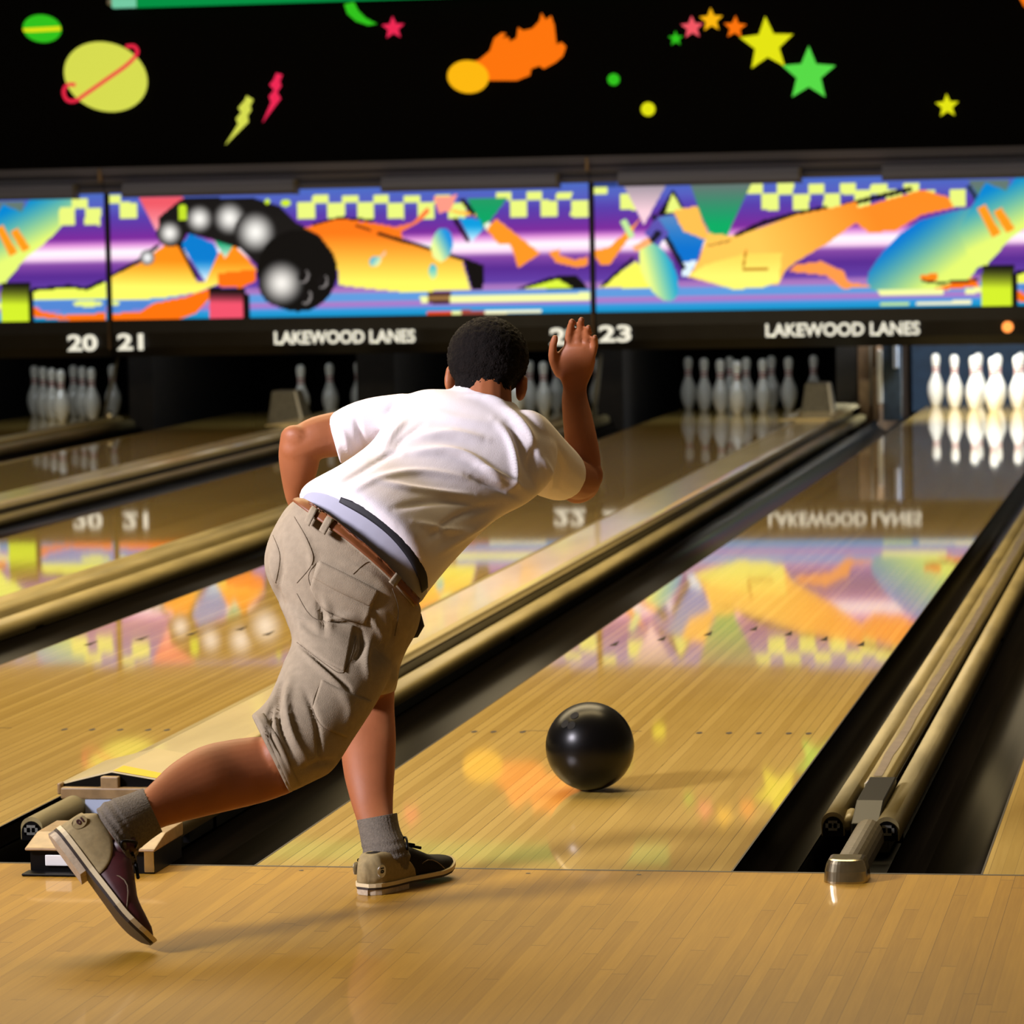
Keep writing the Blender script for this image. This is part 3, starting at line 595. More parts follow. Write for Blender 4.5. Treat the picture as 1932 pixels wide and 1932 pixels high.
for px0, px1, py0, py1, w in ((-60, 147, 362, 383, 'above the far left panel'), (234, 562, 349, 376, 'left of the checkered strip, over the streaking ball'), (722, 1056, 345, 366, 'over the orange hump left of the raised hand'), (1168, 1512, 338, 358, 'over the pink and green triangles'), (1665, 2015, 325, 343, 'over the big blue pin')):
    A = at(px0, py0, y=YS-.12); B = at(px1, (py1+py0)/2+ 4, y=YS-.12)
    r = empty('lamp_cover', ((A.x+B.x)/2, YS-.12, 1.60)); b = MB()
    b.extrude_x([(YS-.17, 1.603), (YS-.19, 1.625), (YS-.18, 1.665), (YS-.155, 1.70), (YS-.09, 1.70), (YS-.09, 1.603)], A.x, B.x); adopt(b.build('cover', M['rail']), r)
    b = MB(); b.box((B.x-.01, YS-.195, 1.60), (B.x+.004, YS-.09, 1.70)); adopt(b.build('end_cap', M['greybrown']), r)
    tag(r, 'grey tube-lamp cover hanging '+w, 'lamp cover', 'lamp covers under the trough')
# ------------------------------------------------------------------ glowing cut-outs on the black wall
YW = 17.44
def W2(P): return [(p.x, p.z) for p in (at(x, y, y=YW) for x, y in P)]
G = {k: glow('glow_'+k, c, e) for k, c, e in (('lime', (222, 228, 84), .9), ('green', (50, 200, 30), .9), ('fgreen', (90, 226, 74), .9), ('pink', (240, 40, 84), .95), ('salmon', (244, 88, 100), .95), ('orange', (255, 118, 12), .95), ('amber', (255, 186, 16), .95), ('yellow', (236, 236, 20), .9), ('bar', (0, 150, 70), .9), ('barpale', (120, 210, 170), .9), ('ring', (240, 40, 70), .95))}
def cut(name, P, g, lab, cat, grp=None, d=.012, par=None, y=None):
    o = slab(W2(P), YW-d if y is None else y, d, name, G[g]); 
    if par: adopt(o, par)
    else: tag(o, lab, cat, grp)
    return o
def oval(cx, cy, rx, ry, rot=0, n=36): return [(cx+rx*math.cos(a)*math.cos(rot)-ry*math.sin(a)*math.sin(rot), cy+rx*math.cos(a)*math.sin(rot)+ry*math.sin(a)*math.cos(rot)) for a in np.linspace(0, 2*math.pi, n+1)[:-1]]
def star(cx, cy, r, rot=-math.pi/2): return [(cx+(r if i % 2 == 0 else r*.45)*math.cos(rot+i*math.pi/5), cy+(r if i % 2 == 0 else r*.45)*math.sin(rot+i*math.pi/5)) for i in range(10)]
c = tag(empty('planet_cutout', at(80, 55, y=YW)), 'small green oval planet with a yellow band, upper left', 'wall decoration')
cut('disc', oval(80, 54, 36, 26, .12), 'green', 0, 0, par=c)
cut('band', [(44, 54), (60, 53), (115, 50), (116, 58), (60, 61), (46, 60)], 'yellow', 0, 0, par=c, d=.004, y=YW-.017)
c = tag(empty('planet_cutout', at(200, 145, y=YW)), 'large pale yellow planet crossed by a thin red ring', 'wall decoration')
cut('disc', oval(200, 145, 80, 64, .35), 'lime', 0, 0, par=c)
ring = [at(x, y, y=YW-.02) for x, y in [(142, 160), (128, 160), (120, 172), (126, 188), (142, 190), (165, 175), (205, 147), (235, 126), (254, 108), (259, 96), (252, 87), (238, 88)]]
v, f = tube_mesh([Vector(q) for q in catmull(ring, 4)], .013, 8); adopt(obj('ring', v, f, G['ring']), c)
cut('lightning_cutout', [(466, 181), (478, 188), (472, 200), (474, 208), (467, 218), (469, 230), (426, 273), (450, 234), (446, 224), (456, 212), (450, 204), (462, 190)], 'lime', 'yellow lightning bolt, lower of the two', 'wall decoration', 'lightning bolts')
cut('lightning_cutout', [(522, 138), (533, 141), (528, 154), (531, 162), (523, 174), (530, 186), (496, 231), (512, 193), (508, 182), (518, 170), (509, 160), (516, 152)], 'pink', 'pink lightning bolt, upper of the two', 'wall decoration', 'lightning bolts')
cut('moon_cutout', [(650, 8), (668, 4), (676, 20), (690, 34), (711, 45), (695, 48), (672, 40), (656, 26)], 'green', 'green crescent touching the green bar', 'wall decoration')
for cx, cy, r, g, rot, lab in ((742, 53, 22, 'pink', -1.62, 'small pink star beside the green crescent'), (1275, 73, 14, 'green', -1.6, 'tiny green star at the start of the star trail'), (1306, 52, 22, 'salmon', -1.62, 'small pink star in the star trail'), (1342, 38, 23, 'amber', -1.62, 'small amber star at the top of the star trail'),
                           (1387, 52, 22, 'orange', -1.52, 'small orange star touching the large yellow star'), (1447, 84, 53, 'yellow', -1.63, 'large yellow star in the star trail'), (1526, 140, 53, 'fgreen', -1.57, 'large green star at the end of the star trail'), (1787, 200, 23, 'yellow', -1.62, 'lone small yellow star at the far right')):
    cut('star_cutout', star(cx, cy, r, rot), g, lab, 'wall decoration', 'stars on the black wall')
cut('dot_cutout', oval(1158, 150, 11, 11), 'green', 'small green dot between comet and stars', 'wall decoration', 'dots on the black wall')
cut('dot_cutout', oval(1223, 206, 13, 13), 'yellow', 'small yellow dot below the green dot', 'wall decoration', 'dots on the black wall')
c = tag(empty('comet_cutout', at(930, 120, y=YW)), 'orange flaming comet with an amber head', 'wall decoration')
cut('head', oval(884, 145, 39, 31, .1), 'amber', 0, 0, par=c, y=YW-.018, d=.006)
cut('flame', [(880, 120), (905, 113), (925, 96), (933, 72), (947, 62), (955, 63), (948, 72), (960, 70), (962, 79), (975, 72), (978, 52), (988, 58), (1005, 54), (1018, 40), (1022, 25), (1030, 38), (1040, 30), (1046, 48), (1050, 84), (1060, 80), (1068, 88), (1062, 106), (1048, 118), (1026, 130), (1018, 124), (1002, 130), (1000, 142), (975, 152), (920, 152)], 'orange', 0, 0, par=c)
cut('corner_cutout', [(1922, -6), (1950, -8), (1950, 20), (1932, 12)], 'orange', 'orange shape cut off at the upper right corner', 'wall decoration')
r = tag(empty('green_bar', at(600, 5, y=YW)), 'long glossy green bar with a pale end along the top edge', 'wall decoration')
b = MB(); z = at(600, 9, y=YW-.05).z; xa = at(212, 10, y=YW-.05).x; xb = at(1235, 0, y=YW-.05).x
P0 = at(258, 14, y=YW-.05); P1 = at(1232, 0, y=YW-.05); b.box((P0.x, YW-.06, P0.z), (P1.x, YW, P0.z+.12)); adopt(b.build('bar', G['bar']), r)
b = MB(); b.box((at(212, 12, y=YW-.05).x, YW-.06, P0.z+.002), (P0.x, YW, P0.z+.12)); adopt(b.build('pale_end', G['barpale']), r)
v, f = lathe([(.001, -.03), (.03, -.015), (.03, .015), (.001, .03)], 12); K = at(210, 4, y=YW-.03); adopt(obj('end_knob', [Vector(q)+K for q in v], f, M['white'], smooth=True), r)
# ------------------------------------------------------------------ ball
v, f = lathe([(max(.1085*math.sin(math.pi*i/28), .0005), -.1085*math.cos(math.pi*i/28)) for i in range(29)], 48)
BC = at(1113, 1409, y=1.105); BC.z = .109
ball = obj('bowling_ball', [Vector(q) for q in v], f, M['ball'], smooth=True); ball.location = BC
tag(ball, 'glossy black bowling ball rolling on the near lane', 'ball')
for px, py in ((1066, 1366), (1078, 1369), (1084, 1350)):
    d = (at(px, py, y=1.0)-Vector(CAM)).normalized(); o = Vector(CAM)-BC; bb = o.dot(d); t = -bb-math.sqrt(max(bb*bb-(o.dot(o)-.1085**2), 0)); n = (Vector(CAM)+d*t-BC).normalized()
    a = n.orthogonal().normalized(); c = n.cross(a)
    obj('finger_hole', [n*.1089+(a*math.cos(k*math.pi/8)+c*math.sin(k*math.pi/8))*.011 for k in range(16)], [tuple(range(16))], M['hole'], ball)
# ------------------------------------------------------------------ the bowler
M['skin'] = mat('skin', (142, 84, 50), 0.55, var=0.10, scale=14, spec=0.35, bump=0.05, bscale=160)
M['hair'] = mat('dark_hair', (13, 8, 6), 0.85, var=0.4, scale=120, bump=0.8, bscale=260, spec=0.12)
M['shirt'] = mat('white_cotton', (222, 216, 219), 0.85, bump=0.12, bscale=420, spec=0.15)
M['khaki'] = mat('khaki_twill', (146, 133, 112), 0.9, bump=0.25, bscale=500, var=0.08, scale=60, spec=0.1)
M['seam'] = mat('khaki_seam', (106, 92, 72), 0.9)
M['belt'] = mat('brown_leather', (112, 62, 26), 0.5, var=0.12, scale=50)
M['under'] = mat('grey_underwear', (150, 150, 164), 0.85)
M['band'] = mat('black_waistband', (12, 12, 20), 0.7)
M['sock'] = mat('grey_sock', (98, 90, 78), 0.95, var=0.2, scale=200, bump=0.5, bscale=300)
M['bshoe'] = mat('black_suede', (14, 11, 11), 0.75, var=0.3, scale=60, spec=0.2)
M['mshoe'] = mat('maroon_leather', (58, 9, 14), 0.5, var=0.3, scale=30)
M['tan'] = mat('tan_suede', (140, 124, 84), 0.85, var=0.12, scale=120)
M['sole'] = mat('pale_welt', (206, 190, 150), 0.6)
M['soledark'] = mat('dark_sole', (44, 32, 24), 0.6)
M['heel'] = mat('worn_rubber_heel', (176, 160, 134), 0.8, var=0.2, scale=90)
M['eye'] = mat('eye_white', (230, 226, 220), 0.3)
man = empty('person', at(668, 1690, z=0)); man.location.z = 0
tag(man, 'person in white T-shirt and khaki cargo shorts, bent forward following through, right hand raised', 'person')
def VS(p, q, Y, t, bulge=(0, 0), Y2=None):
    """cross-section from its two silhouette points, its distance and half depth; bulge shifts the near side"""
    P = at(*p, y=Y); Q = at(*q, y=Y if Y2 is None else Y2); c = (P+Q)/2; A = (Q-P)/2
    vd = (c-Vector(CAM)).normalized(); B = -(vd-A.normalized()*vd.dot(A.normalized())).normalized()*t
    k = (c-Vector(CAM)).length/F; B += (Vector(CR)*bulge[0]-Vector(CU)*bulge[1])*k
    return (c, A, B)
def loft(st, n=28, k=6, cap=(1, 1), sq=2.0):
    """closed tube through (centre, A, B) sections; cap 1 = rounded end, 0 = flat"""
    S = catmull([np.concatenate([np.array(x) for x in s]) for s in st], k); rows = []
    def ring(s, sc=1, off=0):
        c, A, B = s[:3]+off, s[3:6]*sc, s[6:9]*sc; out = []
        for i in range(n):
            a = 2*math.pi*i/n; ca, sa = math.cos(a), math.sin(a)
            out.append(c+A*math.copysign(abs(ca)**(2/sq), ca)+B*math.copysign(abs(sa)**(2/sq), sa))
        return out
    t0 = S[0][:3]-S[1][:3]; t0 /= np.linalg.norm(t0); t1 = S[-1][:3]-S[-2][:3]; t1 /= np.linalg.norm(t1)
    def rr(s): return min(np.linalg.norm(s[3:6]), np.linalg.norm(s[6:9]))
    if cap[0]: rows += [ring(S[0], math.sin(a), t0*rr(S[0])*math.cos(a)) for a in (.15, .5, .85, 1.2)]
    rows += [ring(s) for s in S]
    if cap[1]: rows += [ring(S[-1], math.sin(a), t1*rr(S[-1])*math.cos(a)) for a in (1.2, .85, .5, .15)]
    V = [p for r_ in rows for p in r_]; m = len(rows)
    Fc = [(i*n+j, i*n+(j+1) % n, (i+1)*n+(j+1) % n, (i+1)*n+j) for i in range(m-1) for j in range(n)]+[tuple(range(n))[::-1], tuple((m-1)*n+j for j in range(n))]
    return V, Fc
def limb(pts, n=16, k=5, cap=(1, 1)):
    """round tapered limb through (point, radius)"""
    P = [np.array([*p, r]) for p, r in pts]; S = catmull(P, k); st = []
    for i, s in enumerate(S):
        t = Vector((S[min(i+1, len(S)-1)]-S[max(i-1, 0)])[:3]).normalized(); a = t.orthogonal().normalized() if i == 0 else (pa-t*pa.dot(t)).normalized(); pa = a
        st.append((Vector(s[:3]), a*s[3], t.cross(a)*s[3]))
    return loft(st, n, 1, cap)
def ball_(c, ax, n=20):
    """ellipsoid with three half-axis vectors"""
    V = []; Fc = []; m = 12
    for i in range(m+1):
        th = math.pi*(i+.0)/m; th = min(max(th, .03), math.pi-.03)
        for j in range(n):
            ph = 2*math.pi*j/n; V.append(Vector(c)+ax[0]*math.sin(th)*math.cos(ph)+ax[1]*math.sin(th)*math.sin(ph)+ax[2]*math.cos(th))
    for i in range(m):
        for j in range(n): Fc.append((i*n+j, (i+1)*n+j, (i+1)*n+(j+1) % n, i*n+(j+1) % n))
    Fc += [tuple(range(n)), tuple(m*n+j for j in range(n))[::-1]]; return V, Fc
def fuse(name, shapes, m, vox, smooth=4, deform=None, parent=man, fac=.5):
    b = MB()
    for v, f in shapes: b.add(v, f)
    me = bpy.data.meshes.new('tmp'); me.from_pydata(b.v, [], b.f); bm_fix(me)
    o = bpy.data.objects.new('tmp', me); COL.objects.link(o)
    r = o.modifiers.new('r', 'REMESH'); r.mode = 'VOXEL'; r.voxel_size = vox; r.use_smooth_shade = True
    s = o.modifiers.new('s', 'SMOOTH'); s.iterations = smooth; s.factor = fac
    dg = bpy.context.evaluated_depsgraph_get(); dg.update(); me2 = bpy.data.meshes.new_from_object(o.evaluated_get(dg)); bpy.data.objects.remove(o)
    me2.name = name; me2.materials.clear(); me2.materials.append(m); nv = len(me2.vertices)
    if deform:
        P = np.empty(nv*3); me2.vertices.foreach_get('co', P); P = P.reshape(-1, 3)
        Nn = np.empty(nv*3); me2.vertices.foreach_get('normal', Nn); Nn = Nn.reshape(-1, 3)
        me2.vertices.foreach_set('co', deform(P, Nn).ravel()); me2.update()
    me2.polygons.foreach_set('use_smooth', [True]*len(me2.polygons))
    o = bpy.data.objects.new(name, me2); COL.objects.link(o)
    if parent: adopt(o, parent)
    return o
def bm_fix(me):
    import bmesh
    b = bmesh.new(); b.from_mesh(me); bmesh.ops.recalc_face_normals(b, faces=b.faces); b.to_mesh(me); b.free()
def folds(P, Nn, L, facing=.1, kh=1.0, kw=1.0):
    """cloth folds: each (polyline seen from behind, width px, height m)"""
    px = proj(P); w = Nn@(-CF); D = np.zeros(len(P))
    for pts, wd, h in L:
        C = np.array(catmull([np.array(p, float) for p in pts], 6)); d2 = np.full(len(P), 1e9); tt = np.zeros(len(P)); m = len(C)-1
        for i in range(m):
            a, b_ = C[i], C[i+1]; e = b_-a; t = np.clip(((px-a)@e)/(e@e+1e-9), 0, 1); q = ((px-a-t[:, None]*e)**2).sum(1); k = q < d2; d2[k] = q[k]; tt[k] = (i+t[k])/m
        D += h*kh*np.exp(-d2/(wd*wd*kw*kw))*np.sin(np.pi*np.clip(tt, .06, .94))
    return P+Nn*(D*np.clip((w-facing)*3, 0, 1))[:, None]
def bvh(*os):
    V = []; Fc = []
    for o in os:
        n = len(V); V += [o.matrix_world @ v.co if False else v.co.copy() for v in o.data.vertices]; Fc += [tuple(i+n for i in p.vertices) for p in o.data.polygons]
    return BVHTree.FromPolygons(V, Fc)
def hit(T, px, py, last=None):
    d = (at(px, py, y=0)-Vector(CAM)).normalized(); h = T.ray_cast(Vector(CAM), d)
    if h[0] is None:
        p = at(px, py, y=last.y if last else -.25); q = T.find_nearest(p); return q[0], q[1]
    return h[0], h[1]
def resample(P, n):
    C = np.array(catmull([np.array(p, float) for p in P], 8)) if len(P) > 2 else np.array(P, float)
    s = np.concatenate([[0], np.cumsum(np.hypot(*np.diff(C, axis=0).T))]); u = np.linspace(0, s[-1], n); return np.stack([np.interp(u, s, C[:, 0]), np.interp(u, s, C[:, 1])], -1)
def strip(name, T, E0, E1, m, off=.003, th=.004, n=40, w=6, parent=man, round_=False):
    """a band of cloth or leather lying on the body between two edge lines"""
    A, B = resample(E0, n), resample(E1, n); V = []; last = None
    for i in range(n):
        for j in range(w):
            q = A[i]+(B[i]-A[i])*j/(w-1); p, nn = hit(T, q[0], q[1], last); last = p; e = off*(1 if not round_ else (.3+.7*math.sin(math.pi*j/(w-1))))
            V.append(p+((Vector(CAM)-p).normalized()*.7+nn*.3).normalized()*e)
    nb = len(V); V += [v-(Vector(CAM)-v).normalized()*th for v in V[:nb]]; Fc = []
    for i in range(n-1):
        for j in range(w-1):
            a = i*w+j; Fc.append((a, a+1, a+w+1, a+w)); Fc.append((nb+a, nb+a+w, nb+a+w+1, nb+a+1))
    rim = [j for j in range(w)]+[i*w+w-1 for i in range(1, n)]+[(n-1)*w+j for j in range(w-2, -1, -1)]+[i*w for i in range(n-2, 0, -1)]
    for i, a in enumerate(rim): b_ = rim[(i+1) % len(rim)]; Fc.append((a, nb+a, nb+b_, b_))
    o = obj(name, V, Fc, m, None, True); bm_fix(o.data)
    if parent: adopt(o, parent)
    return o
def seam(T, lines, r=.0009, off=.0004):
    b = MB()
    for P in lines:
        R_ = resample(P, max(6, len(P)*5)); pts = []; last = None
        for q in R_:
            p, nn = hit(T, q[0], q[1], last); last = p; pts.append(p+(Vector(CAM)-p).normalized()*off)
        b.tube(pts, r, 6)
    return b
# ---- skin: one continuous body
Yh, Ys, Yb = .27, .17, -.22            # head, shoulders, hips
hc = at(921, 677, y=Yh)
up = (Vector(CU)*.985+Vector(CR)*.13+Vector(CF)*.25).normalized(); fw = (Vector((-.10, .96, -.26))); fw = (fw-up*fw.dot(up)).normalized(); sd = fw.cross(up)
S = []
S.append(ball_(hc, [sd*.078, fw*.094, up*.085]))
S.append(ball_(hc+fw*.045-up*.065, [sd*.056, fw*.060, up*.062]))            # jaw
S.append(ball_(hc+fw*.105-up*.030, [sd*.013, fw*.020, up*.024]))            # nose
S.append(ball_(hc+fw*.092+up*.012, [sd*.045, fw*.012, up*.010]))            # brow
S.append(ball_(hc+fw*.096-up*.066, [sd*.022, fw*.010, up*.008]))            # lips
S.append(ball_(hc+fw*.096-up*.092, [sd*.020, fw*.016, up*.014]))            # chin
def ear(p, s):
    c = at(*p, y=Yh-.005); out = sd*s
    return [ball_(c, [(out*.9+fw*-.5).normalized()*.015, fw*.014+out*.002, up*.031]), ball_(c+up*.014+out*.004-fw*.005, [out*.008, fw*.016, up*.014])]
S += ear((850, 714), -1)+ear((984, 732), 1)
nk = at(915, 765, y=Ys+.03)
S.append(limb([(hc-up*.05-fw*.02, .058), (nk, .060), (at(905, 815, y=Ys), .075)]))
# trunk under the clothes
S.append(loft([VS((600, 985), (770, 1120), Yb-.02, .09), VS((660, 905), (850, 1040), -.08, .085), VS((735, 835), (950, 950), .05, .085), VS((760, 775), (1010, 870), Ys-.01, .07)]))
# left arm, folded behind the waist line
LE = at(557, 850, y=.06)
S.append(limb([(at(735, 800, y=Ys-.03), .052), (at(660, 815, y=.10), .050), (at(600, 826, y=.07), .047), (at(562, 845, y=.06), .042)]))
S.append(loft([VS((529, 828), (598, 838), .055, .038), VS((526, 862), (602, 872), .065, .040), VS((532, 905), (590, 915), .08, .036), VS((541, 945), (580, 950), .10, .028), VS((560, 985), (594, 980), .12, .021)]))
lh = at(590, 1005, y=.125); hd = (at(650, 1035, y=.13)-lh).normalized(); hn = Vector(CF); hs = hd.cross(hn)
S.append(ball_(lh+hd*.03, [hd*.052, hs*.040, hn*.015]))
for i, L_ in enumerate((.062, .072, .068, .052)):
    o0 = lh+hd*.065+hs*(.030-.020*i); S.append(limb([(o0-hd*.01, .010), (o0+hd*L_*.45+hn*.004, .0088), (o0+hd*L_*.8-hn*.010, .008), (o0+hd*L_-hn*.022, .0072)], 10))
S.append(limb([(lh+hs*.03, .012), (lh+hs*.055+hd*.03, .010), (lh+hs*.06+hd*.055, .008)], 10))
# right arm, raised
S.append(limb([(at(1000, 870, y=Ys+.02), .052), (at(1045, 890, y=.28), .050), (at(1092, 905, y=.40), .045), (at(1105, 897, y=.425), .040)]))
S.append(loft([VS((1062, 925), (1132, 915), .425, .036), VS((1068, 880), (1133, 872), .43, .042), VS((1066, 835), (1126, 825), .44, .040), VS((1062, 790), (1116, 780), .46, .034), VS((1060, 752), (1108, 748), .475, .026), VS((1062, 728), (1108, 727), .48, .020), VS((1050, 700), (1120, 700), .485, .018), VS((1048, 675), (1124, 676), .48, .017), VS((1056, 660), (1122, 660), .475, .013)]))
def finger(pts, r0=.0105, r1=.0078):
    n = len(pts); S.append(limb([(at(x, y, y=Y), r0+(r1-r0)*i/(n-1)) for i, (x, y, Y) in enumerate(pts)], 10, 4))
finger([(1055, 704, .485), (1044, 680, .47), (1043, 656, .46), (1047, 638, .455)], .0118, .0085)     # thumb
finger([(1072, 672, .48), (1072, 645, .475), (1075, 622, .468), (1079, 606, .455)], .0105, .0075)
finger([(1087, 670, .48), (1091, 640, .478), (1095, 618, .468), (1097, 603, .45)], .0108, .0076)
finger([(1102, 672, .48), (1107, 645, .478), (1110, 628, .465), (1110, 618, .445)], .0104, .0074)
finger([(1114, 680, .48), (1121, 658, .475), (1123, 644, .462), (1122, 636, .45)], .0096, .0070)
# legs
YK = .02
S.append(limb([(at(680, 1130, y=Yb), .06), (at(698, 1220, y=-.10), .045), (at(700, 1300, y=YK), .046)]))
S.append(loft([VS((660, 1290), (745, 1285), YK, .052), VS((655, 1340), (743, 1330), YK-.01, .050), VS((645, 1400), (746, 1395), -.05, .056), VS((649, 1455), (744, 1450), -.10, .054), VS((662, 1510), (741, 1505), -.15, .045), VS((676, 1555), (742, 1545), -.20, .036), VS((688, 1595), (752, 1585), -.24, .030)]))
S.append(loft([VS((600, 1160), (700, 1220), -.27, .06), VS((560, 1295), (660, 1345), -.42, .06), VS((545, 1360), (625, 1415), -.50, .055), VS((505, 1380), (575, 1468), -.55, .058)], cap=(1, 1)))
S.append(loft([VS((478, 1390), (545, 1497), -.56, .055), VS((425, 1397), (500, 1513), -.60, .058), VS((375, 1410), (445, 1527), -.66, .060), VS((325, 1440), (385, 1541), -.72, .052), VS((288, 1475), (325, 1556), -.78, .042), VS((262, 1500), (292, 1568), -.82, .036), VS((228, 1525), (260, 1584), -.87, .028), VS((195, 1555), (225, 1600), -.90, .024)]))
body = fuse('skin_body', S, M['skin'], .0045, 3)
for s in (-1, 1):
    v, f = ball_(hc+fw*.088+sd*s*.031-up*.008, [sd*.012, fw*.010, up*.011], 14); adopt(obj('eye', v, f, M['eye'], smooth=True), man)
# ---- hair
H = [ball_(hc-fw*.006+up*.002, [sd*.091, fw*.099, up*.089]), ball_(hc-fw*.040-up*.025, [sd*.082, fw*.060, up*.060]), ball_(hc-fw*.042-up*.078, [sd*.062, fw*.042, up*.046])]
def hairfix(P, Nn):
    R_ = P-np.array(hc); a = R_@np.array(fw); z = R_@np.array(up); m = (a > .045) & (z < .045+(.10-a)*.25); P = P.copy(); P[m] -= Nn[m]*.022
    rn = np.random.default_rng(3).normal(0, .0011, len(P)); return P+Nn*rn[:, None]
fuse('hair', H, M['hair'], .005, 4, hairfix)
# ---- T-shirt
T_ = [loft([VS((570, 934), (800, 1130), -.235, .110, (38, -32)), VS((573, 918), (815, 1108), -.225, .115, (46, -42)), VS((640, 880), (864, 1050), -.13, .12, (26, -26)), VS((700, 835), (930, 985), -.02, .12), VS((728, 792), (1000, 945), .07, .12), VS((742, 760), (1045, 895), .13, .11), VS((795, 736), (1045, 825), Ys, .085), VS((852, 734), (982, 774), Ys+.03, .064), VS((858, 722), (976, 762), Ys+.05, .064)], n=40, cap=(0, 0)),
      loft([VS((760, 742), (735, 850), .13, .07), VS((700, 750), (690, 852), .11, .068), VS((655, 764), (664, 866), .09, .066), VS((617, 786), (643, 878), .08, .064)], cap=(1, 0)),
      limb([(at(990, 830, y=Ys), .068), (at(1025, 872, y=.25), .070), (at(1050, 890, y=.31), .064), (at(1062, 898, y=.345), .058)], cap=(1, 0))]
SF = [([(650, 935), (720, 900), (800, 890), (900, 905)], 8, .004), ([(760, 855), (840, 850), (900, 870), (960, 925)], 9, .007), ([(775, 825), (850, 818), (920, 830)], 10, .006), ([(700, 905), (800, 925), (900, 935)], 7, .004),
      ([(790, 770), (860, 790), (940, 800)], 12, .003), ([(905, 745), (955, 775), (995, 815), (1010, 850)], 10, .009), ([(960, 800), (985, 850), (1000, 910)], 9, -.005), ([(930, 790), (962, 830), (975, 900), (960, 930)], 9, .005),
      ([(745, 760), (735, 790), (715, 830), (700, 860)], 11, -.006), ([(765, 790), (740, 820), (720, 850)], 8, .006), ([(640, 800), (655, 840), (665, 870)], 7, .004), ([(670, 785), (680, 820), (685, 855)], 7, -.004), ([(1020, 860), (1040, 900), (1030, 935)], 8, .005), ([(1045, 850), (1062, 885), (1050, 925)], 8, -.004),
      ([(1008, 840), (1003, 880), (1015, 925)], 9, -.008), ([(820, 1050), (880, 1010), (940, 975)], 8, .005), ([(800, 1020), (870, 970), (950, 950)], 8, -.005), ([(740, 960), (830, 945), (920, 955)], 8, -.004), ([(830, 1090), (860, 1060), (900, 1015)], 7, -.005),
      ([(640, 915), (680, 890), (730, 860), (760, 850)], 7, -.005), ([(780, 985), (850, 1000), (890, 1000)], 7, .004), ([(880, 895), (930, 915), (985, 940)], 7, -.006), ([(900, 880), (950, 900), (1000, 930)], 6, .005), ([(870, 745), (930, 755), (975, 780)], 6, .004), ([(800, 800), (760, 830), (745, 850)], 6, -.003)]
shirt = fuse('t_shirt', T_, M['shirt'], .006, 7, lambda P, Nn: folds(P, Nn, SF, .1, 1.5, .8))
# ---- underwear showing above the belt, with its black band
und = fuse('underwear', [loft([VS((566, 975), (775, 1145), -.25, .085, (6, -10)), VS((572, 940), (798, 1133), -.236, .106, (36, -30)), VS((585, 922), (808, 1110), -.225, .106, (40, -36)), VS((650, 905), (830, 1060), -.17, .08, (24, -24))], n=36)], M['under'], .007, 4)
# ---- cargo shorts
SH = [loft([VS((556, 945), (788, 1135), -.25, .112, (10, -14)), VS((534, 968), (795, 1152), -.26, .12, (6, -8)), VS((506, 1025), (786, 1190), -.27, .13), VS((502, 1080), (765, 1228), -.28, .125), VS((532, 1145), (748, 1255), -.30, .118)], n=40, cap=(0, 1), sq=2.2),
      loft([VS((528, 1140), (740, 1240), -.31, .115), VS((553, 1205), (738, 1262), -.36, .11), VS((538, 1250), (722, 1300), -.41, .105), VS((524, 1285), (700, 1340), -.45, .10), VS((508, 1318), (665, 1395), -.50, .092), VS((487, 1340), (628, 1452), -.54, .085), VS((476, 1347), (590, 1475), -.56, .082), VS((474, 1350), (546, 1496), -.575, .076)], n=36, cap=(1, 0), sq=2.2),
      ball_(at(764, 1168, y=-.20), [Vector(CR)*.026, Vector(CU)*.040, Vector(CF)*.04]),
      loft([VS((640, 1170), (778, 1200), -.18, .12), VS((650, 1235), (754, 1250), -.08, .115), VS((652, 1290), (746, 1290), -.015, .105), VS((655, 1322), (741, 1308), .015, .095)], cap=(1, 0))]
KF = [([(560, 1210), (600, 1245), (650, 1290), (660, 1305)], 5, -.010), ([(563, 1220), (605, 1262), (652, 1300)], 6, .006), ([(537, 1262), (524, 1310), (530, 1370), (560, 1440)], 6, -.013), ([(520, 1310), (510, 1350), (515, 1400), (540, 1440)], 5, -.012),
      ([(548, 1280), (540, 1330), (552, 1390), (585, 1440)], 8, .010), ([(598, 1360), (602, 1400), (606, 1440)], 5, -.008), ([(575, 1300), (592, 1345), (600, 1380)], 6, -.006), ([(600, 1130), (608, 1165), (612, 1195)], 5, -.010), ([(610, 1125), (620, 1160), (622, 1190)], 6, .006),
      ([(678, 1180), (684, 1220), (668, 1250)], 5, -.008), ([(520, 1000), (530, 1060), (525, 1120), (540, 1150)], 7, -.007), ([(510, 1040), (515, 1080), (530, 1120)], 6, .005), ([(600, 1180), (650, 1165), (680, 1175)], 7, .007), ([(560, 1165), (590, 1190), (630, 1205)], 7, -.006),
      ([(690, 1150), (710, 1180), (730, 1210)], 7, .006), ([(560, 990), (585, 1040), (590, 1100)], 8, .004), ([(640, 1060), (700, 1085), (740, 1120)], 9, .004), ([(700, 1200), (690, 1250), (700, 1290)], 8, .006), ([(640, 1300), (660, 1340), (650, 1380)], 10, .006), ([(560, 1460), (600, 1440), (640, 1435)], 8, -.006),
      ([(735, 1160), (745, 1185), (735, 1215)], 5, -.006), ([(492, 1350), (515, 1400), (548, 1470)], 4, -.004), ([(630, 1110), (690, 1140), (720, 1150)], 6, -.004)]
shorts = fuse('cargo_shorts', SH, M['khaki'], .0055, 5, lambda P, Nn: folds(P, Nn, KF, .05, 1.25, .8))
TS = bvh(shorts); TU = bvh(und, shorts); TB = bvh(shirt)
